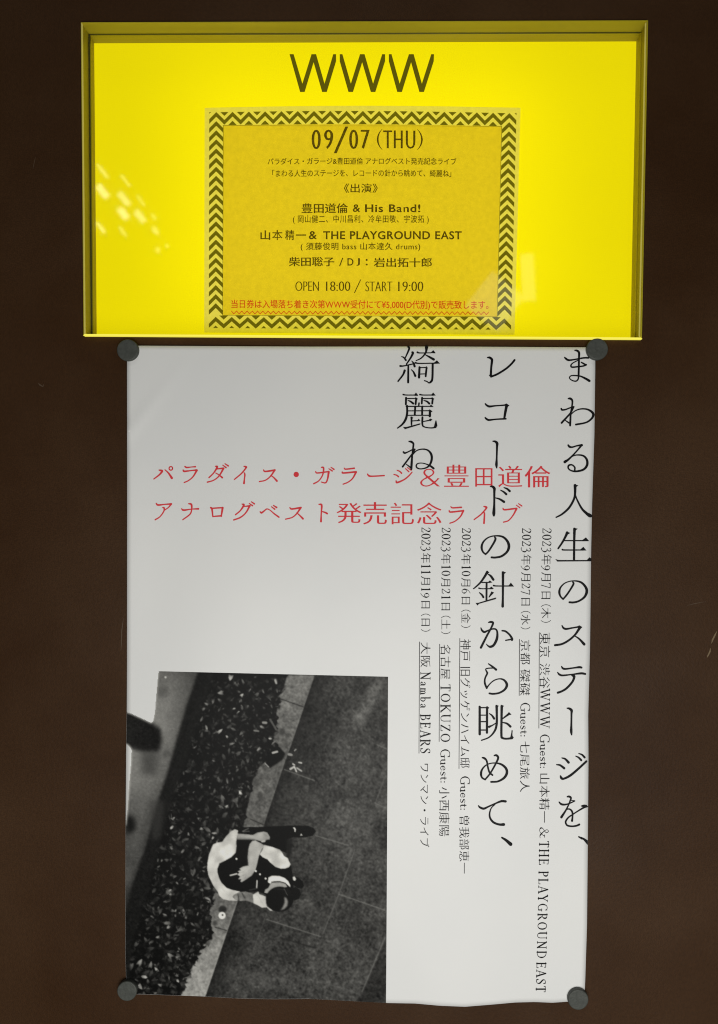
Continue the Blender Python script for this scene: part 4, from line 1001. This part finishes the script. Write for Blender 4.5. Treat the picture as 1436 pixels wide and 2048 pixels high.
img += rg.standard_normal((PH, PW)) * 3.0
img = np.clip((img - 8) * 1.05, 2, 225)
lin = ((img / 255 + .055) / 1.055) ** 2.4
# white of the sheet beside the post
white = pmask([(240,1330),(317.5,1330),(317,1346),(313,1385),(311,1415),(307,1442),(303,1446),(262,1427),(240,1420)]) + pmask([(240,1488),(255,1489),(261,1495),(263,1500),(262,1530),(259,1560),(255,1620),(251,1650),(240,1650)])
white = np.clip(white, 0, 1)
edge_soft = np.clip(blur(white, 2), 0, 1)
lin = lin * (1 - edge_soft * .85) + .58 * edge_soft * .85
GX, GY = 420, 520
vs = []; uvp = []
for j in range(GY + 1):
    t = j / GY
    for i in range(GX + 1):
        s_ = i / GX
        x = 253 + (776 - 253) * s_
        yt = 1342.6 + (x - 317) * (1353.6 - 1342.6) / (776 - 317); yb = curve(BOT, x) - .2
        y = yt + (yb - yt) * t
        xl = curve(LEFT, y) + .2; xr = 776.2 - 4.0 * (y - 1354) / 652
        x = xl + (xr - xl) * s_
        uvp.append((x, y))
for x, y in uvp: vs.append(on_sheet(x, y, .00018))
ua = np.array(uvp); fx = np.clip(ua[:, 0] - X0 - .5, 0, PW - 1.001); fy = np.clip(ua[:, 1] - Y0 - .5, 0, PH - 1.001)
ix, iy = fx.astype(int), fy.astype(int); dx, dy = fx - ix, fy - iy
def samp(a): return (a[iy, ix]*(1-dx) + a[iy, ix+1]*dx)*(1-dy) + (a[iy+1, ix]*(1-dx) + a[iy+1, ix+1]*dx)*dy
val = samp(lin); wh = samp(white)
N1 = GX + 1
idx = np.arange((GY + 1) * N1).reshape(GY + 1, N1)
F = np.stack([idx[:-1, :-1], idx[1:, :-1], idx[1:, 1:], idx[:-1, 1:]], -1).reshape(-1, 4)
F = F[wh[F].mean(1) < .5]
org = np.array(poster.location[:]); V = np.array(vs) - org
used = np.unique(F); remap = -np.ones(len(V), int); remap[used] = np.arange(len(used))
me = bpy.data.meshes.new('printed_photo'); me.from_pydata(V[used].tolist(), [], remap[F].tolist()); me.update()
me.polygons.foreach_set('use_smooth', [True] * len(me.polygons))
at = me.color_attributes.new('print', 'FLOAT_COLOR', 'POINT')
PRINT = 1.33
c = np.ones((len(used), 4)); c[:, 0] = val[used] * PRINT; c[:, 1] = val[used] * PRINT * .985; c[:, 2] = val[used] * PRINT * .93
at.data.foreach_set('color', np.clip(c, 0, .8).ravel())
link('printed_photo', me, M_pic, poster)

# ---------------------------------------------------------------- magnets
def magnet(px, py, r_px, label):
    hgt = .0078; base = .0012
    c = W(px, py, hgt); r = r_px * S * (D - hgt) / D
    root = (c[0], -base, c[2])
    prof = [(0, hgt), (r * .90, hgt), (r * .965, hgt - .0003), (r * .995, hgt - .0009), (r, hgt - .0016), (r * 1.0, .0024), (r * .97, base)]
    n = 56; v = [(c[0], -hgt, c[2])]; f = []
    for rr, h in prof[1:]:
        for i in range(n):
            a = 2 * math.pi * i / n; v.append((c[0] + rr * math.cos(a), -h, c[2] + rr * math.sin(a)))
    for i in range(n): f.append((0, 1 + (i + 1) % n, 1 + i))
    for k_ in range(len(prof) - 2):
        for i in range(n):
            a, b = 1 + k_ * n + i, 1 + k_ * n + (i + 1) % n; f.append((a, b, b + n, a + n))
    f.append(tuple(1 + (len(prof) - 2) * n + i for i in range(n)))
    o = mesh('magnet', v, f, M_magnet, None, root)
    o.location = root
    o.data.polygons.foreach_set('use_smooth', [False] * n + [True] * (len(f) - n - 1) + [False])
    o['label'] = label; o['category'] = 'magnet'; o['group'] = 'grey magnets holding the poster corners'
magnet(254.8, 700, 21.6, 'round dark grey magnet pinning the upper left corner of the white poster')
magnet(1195, 698, 21.6, 'round grey magnet pinning the upper right corner of the poster just under the sign box')
magnet(253.6, 1983, 19.8, 'round grey magnet at the lower left corner beside the monochrome photo')
magnet(1156.8, 2000, 20.6, 'round grey magnet at the lower right corner below the word EAST')
# mesh() left every part in place relative to its parent's location
for o in list(bpy.data.objects):
    if o.type == 'MESH' and o.parent is not None:
        o.matrix_parent_inverse.identity(); o.location = (0, 0, 0)
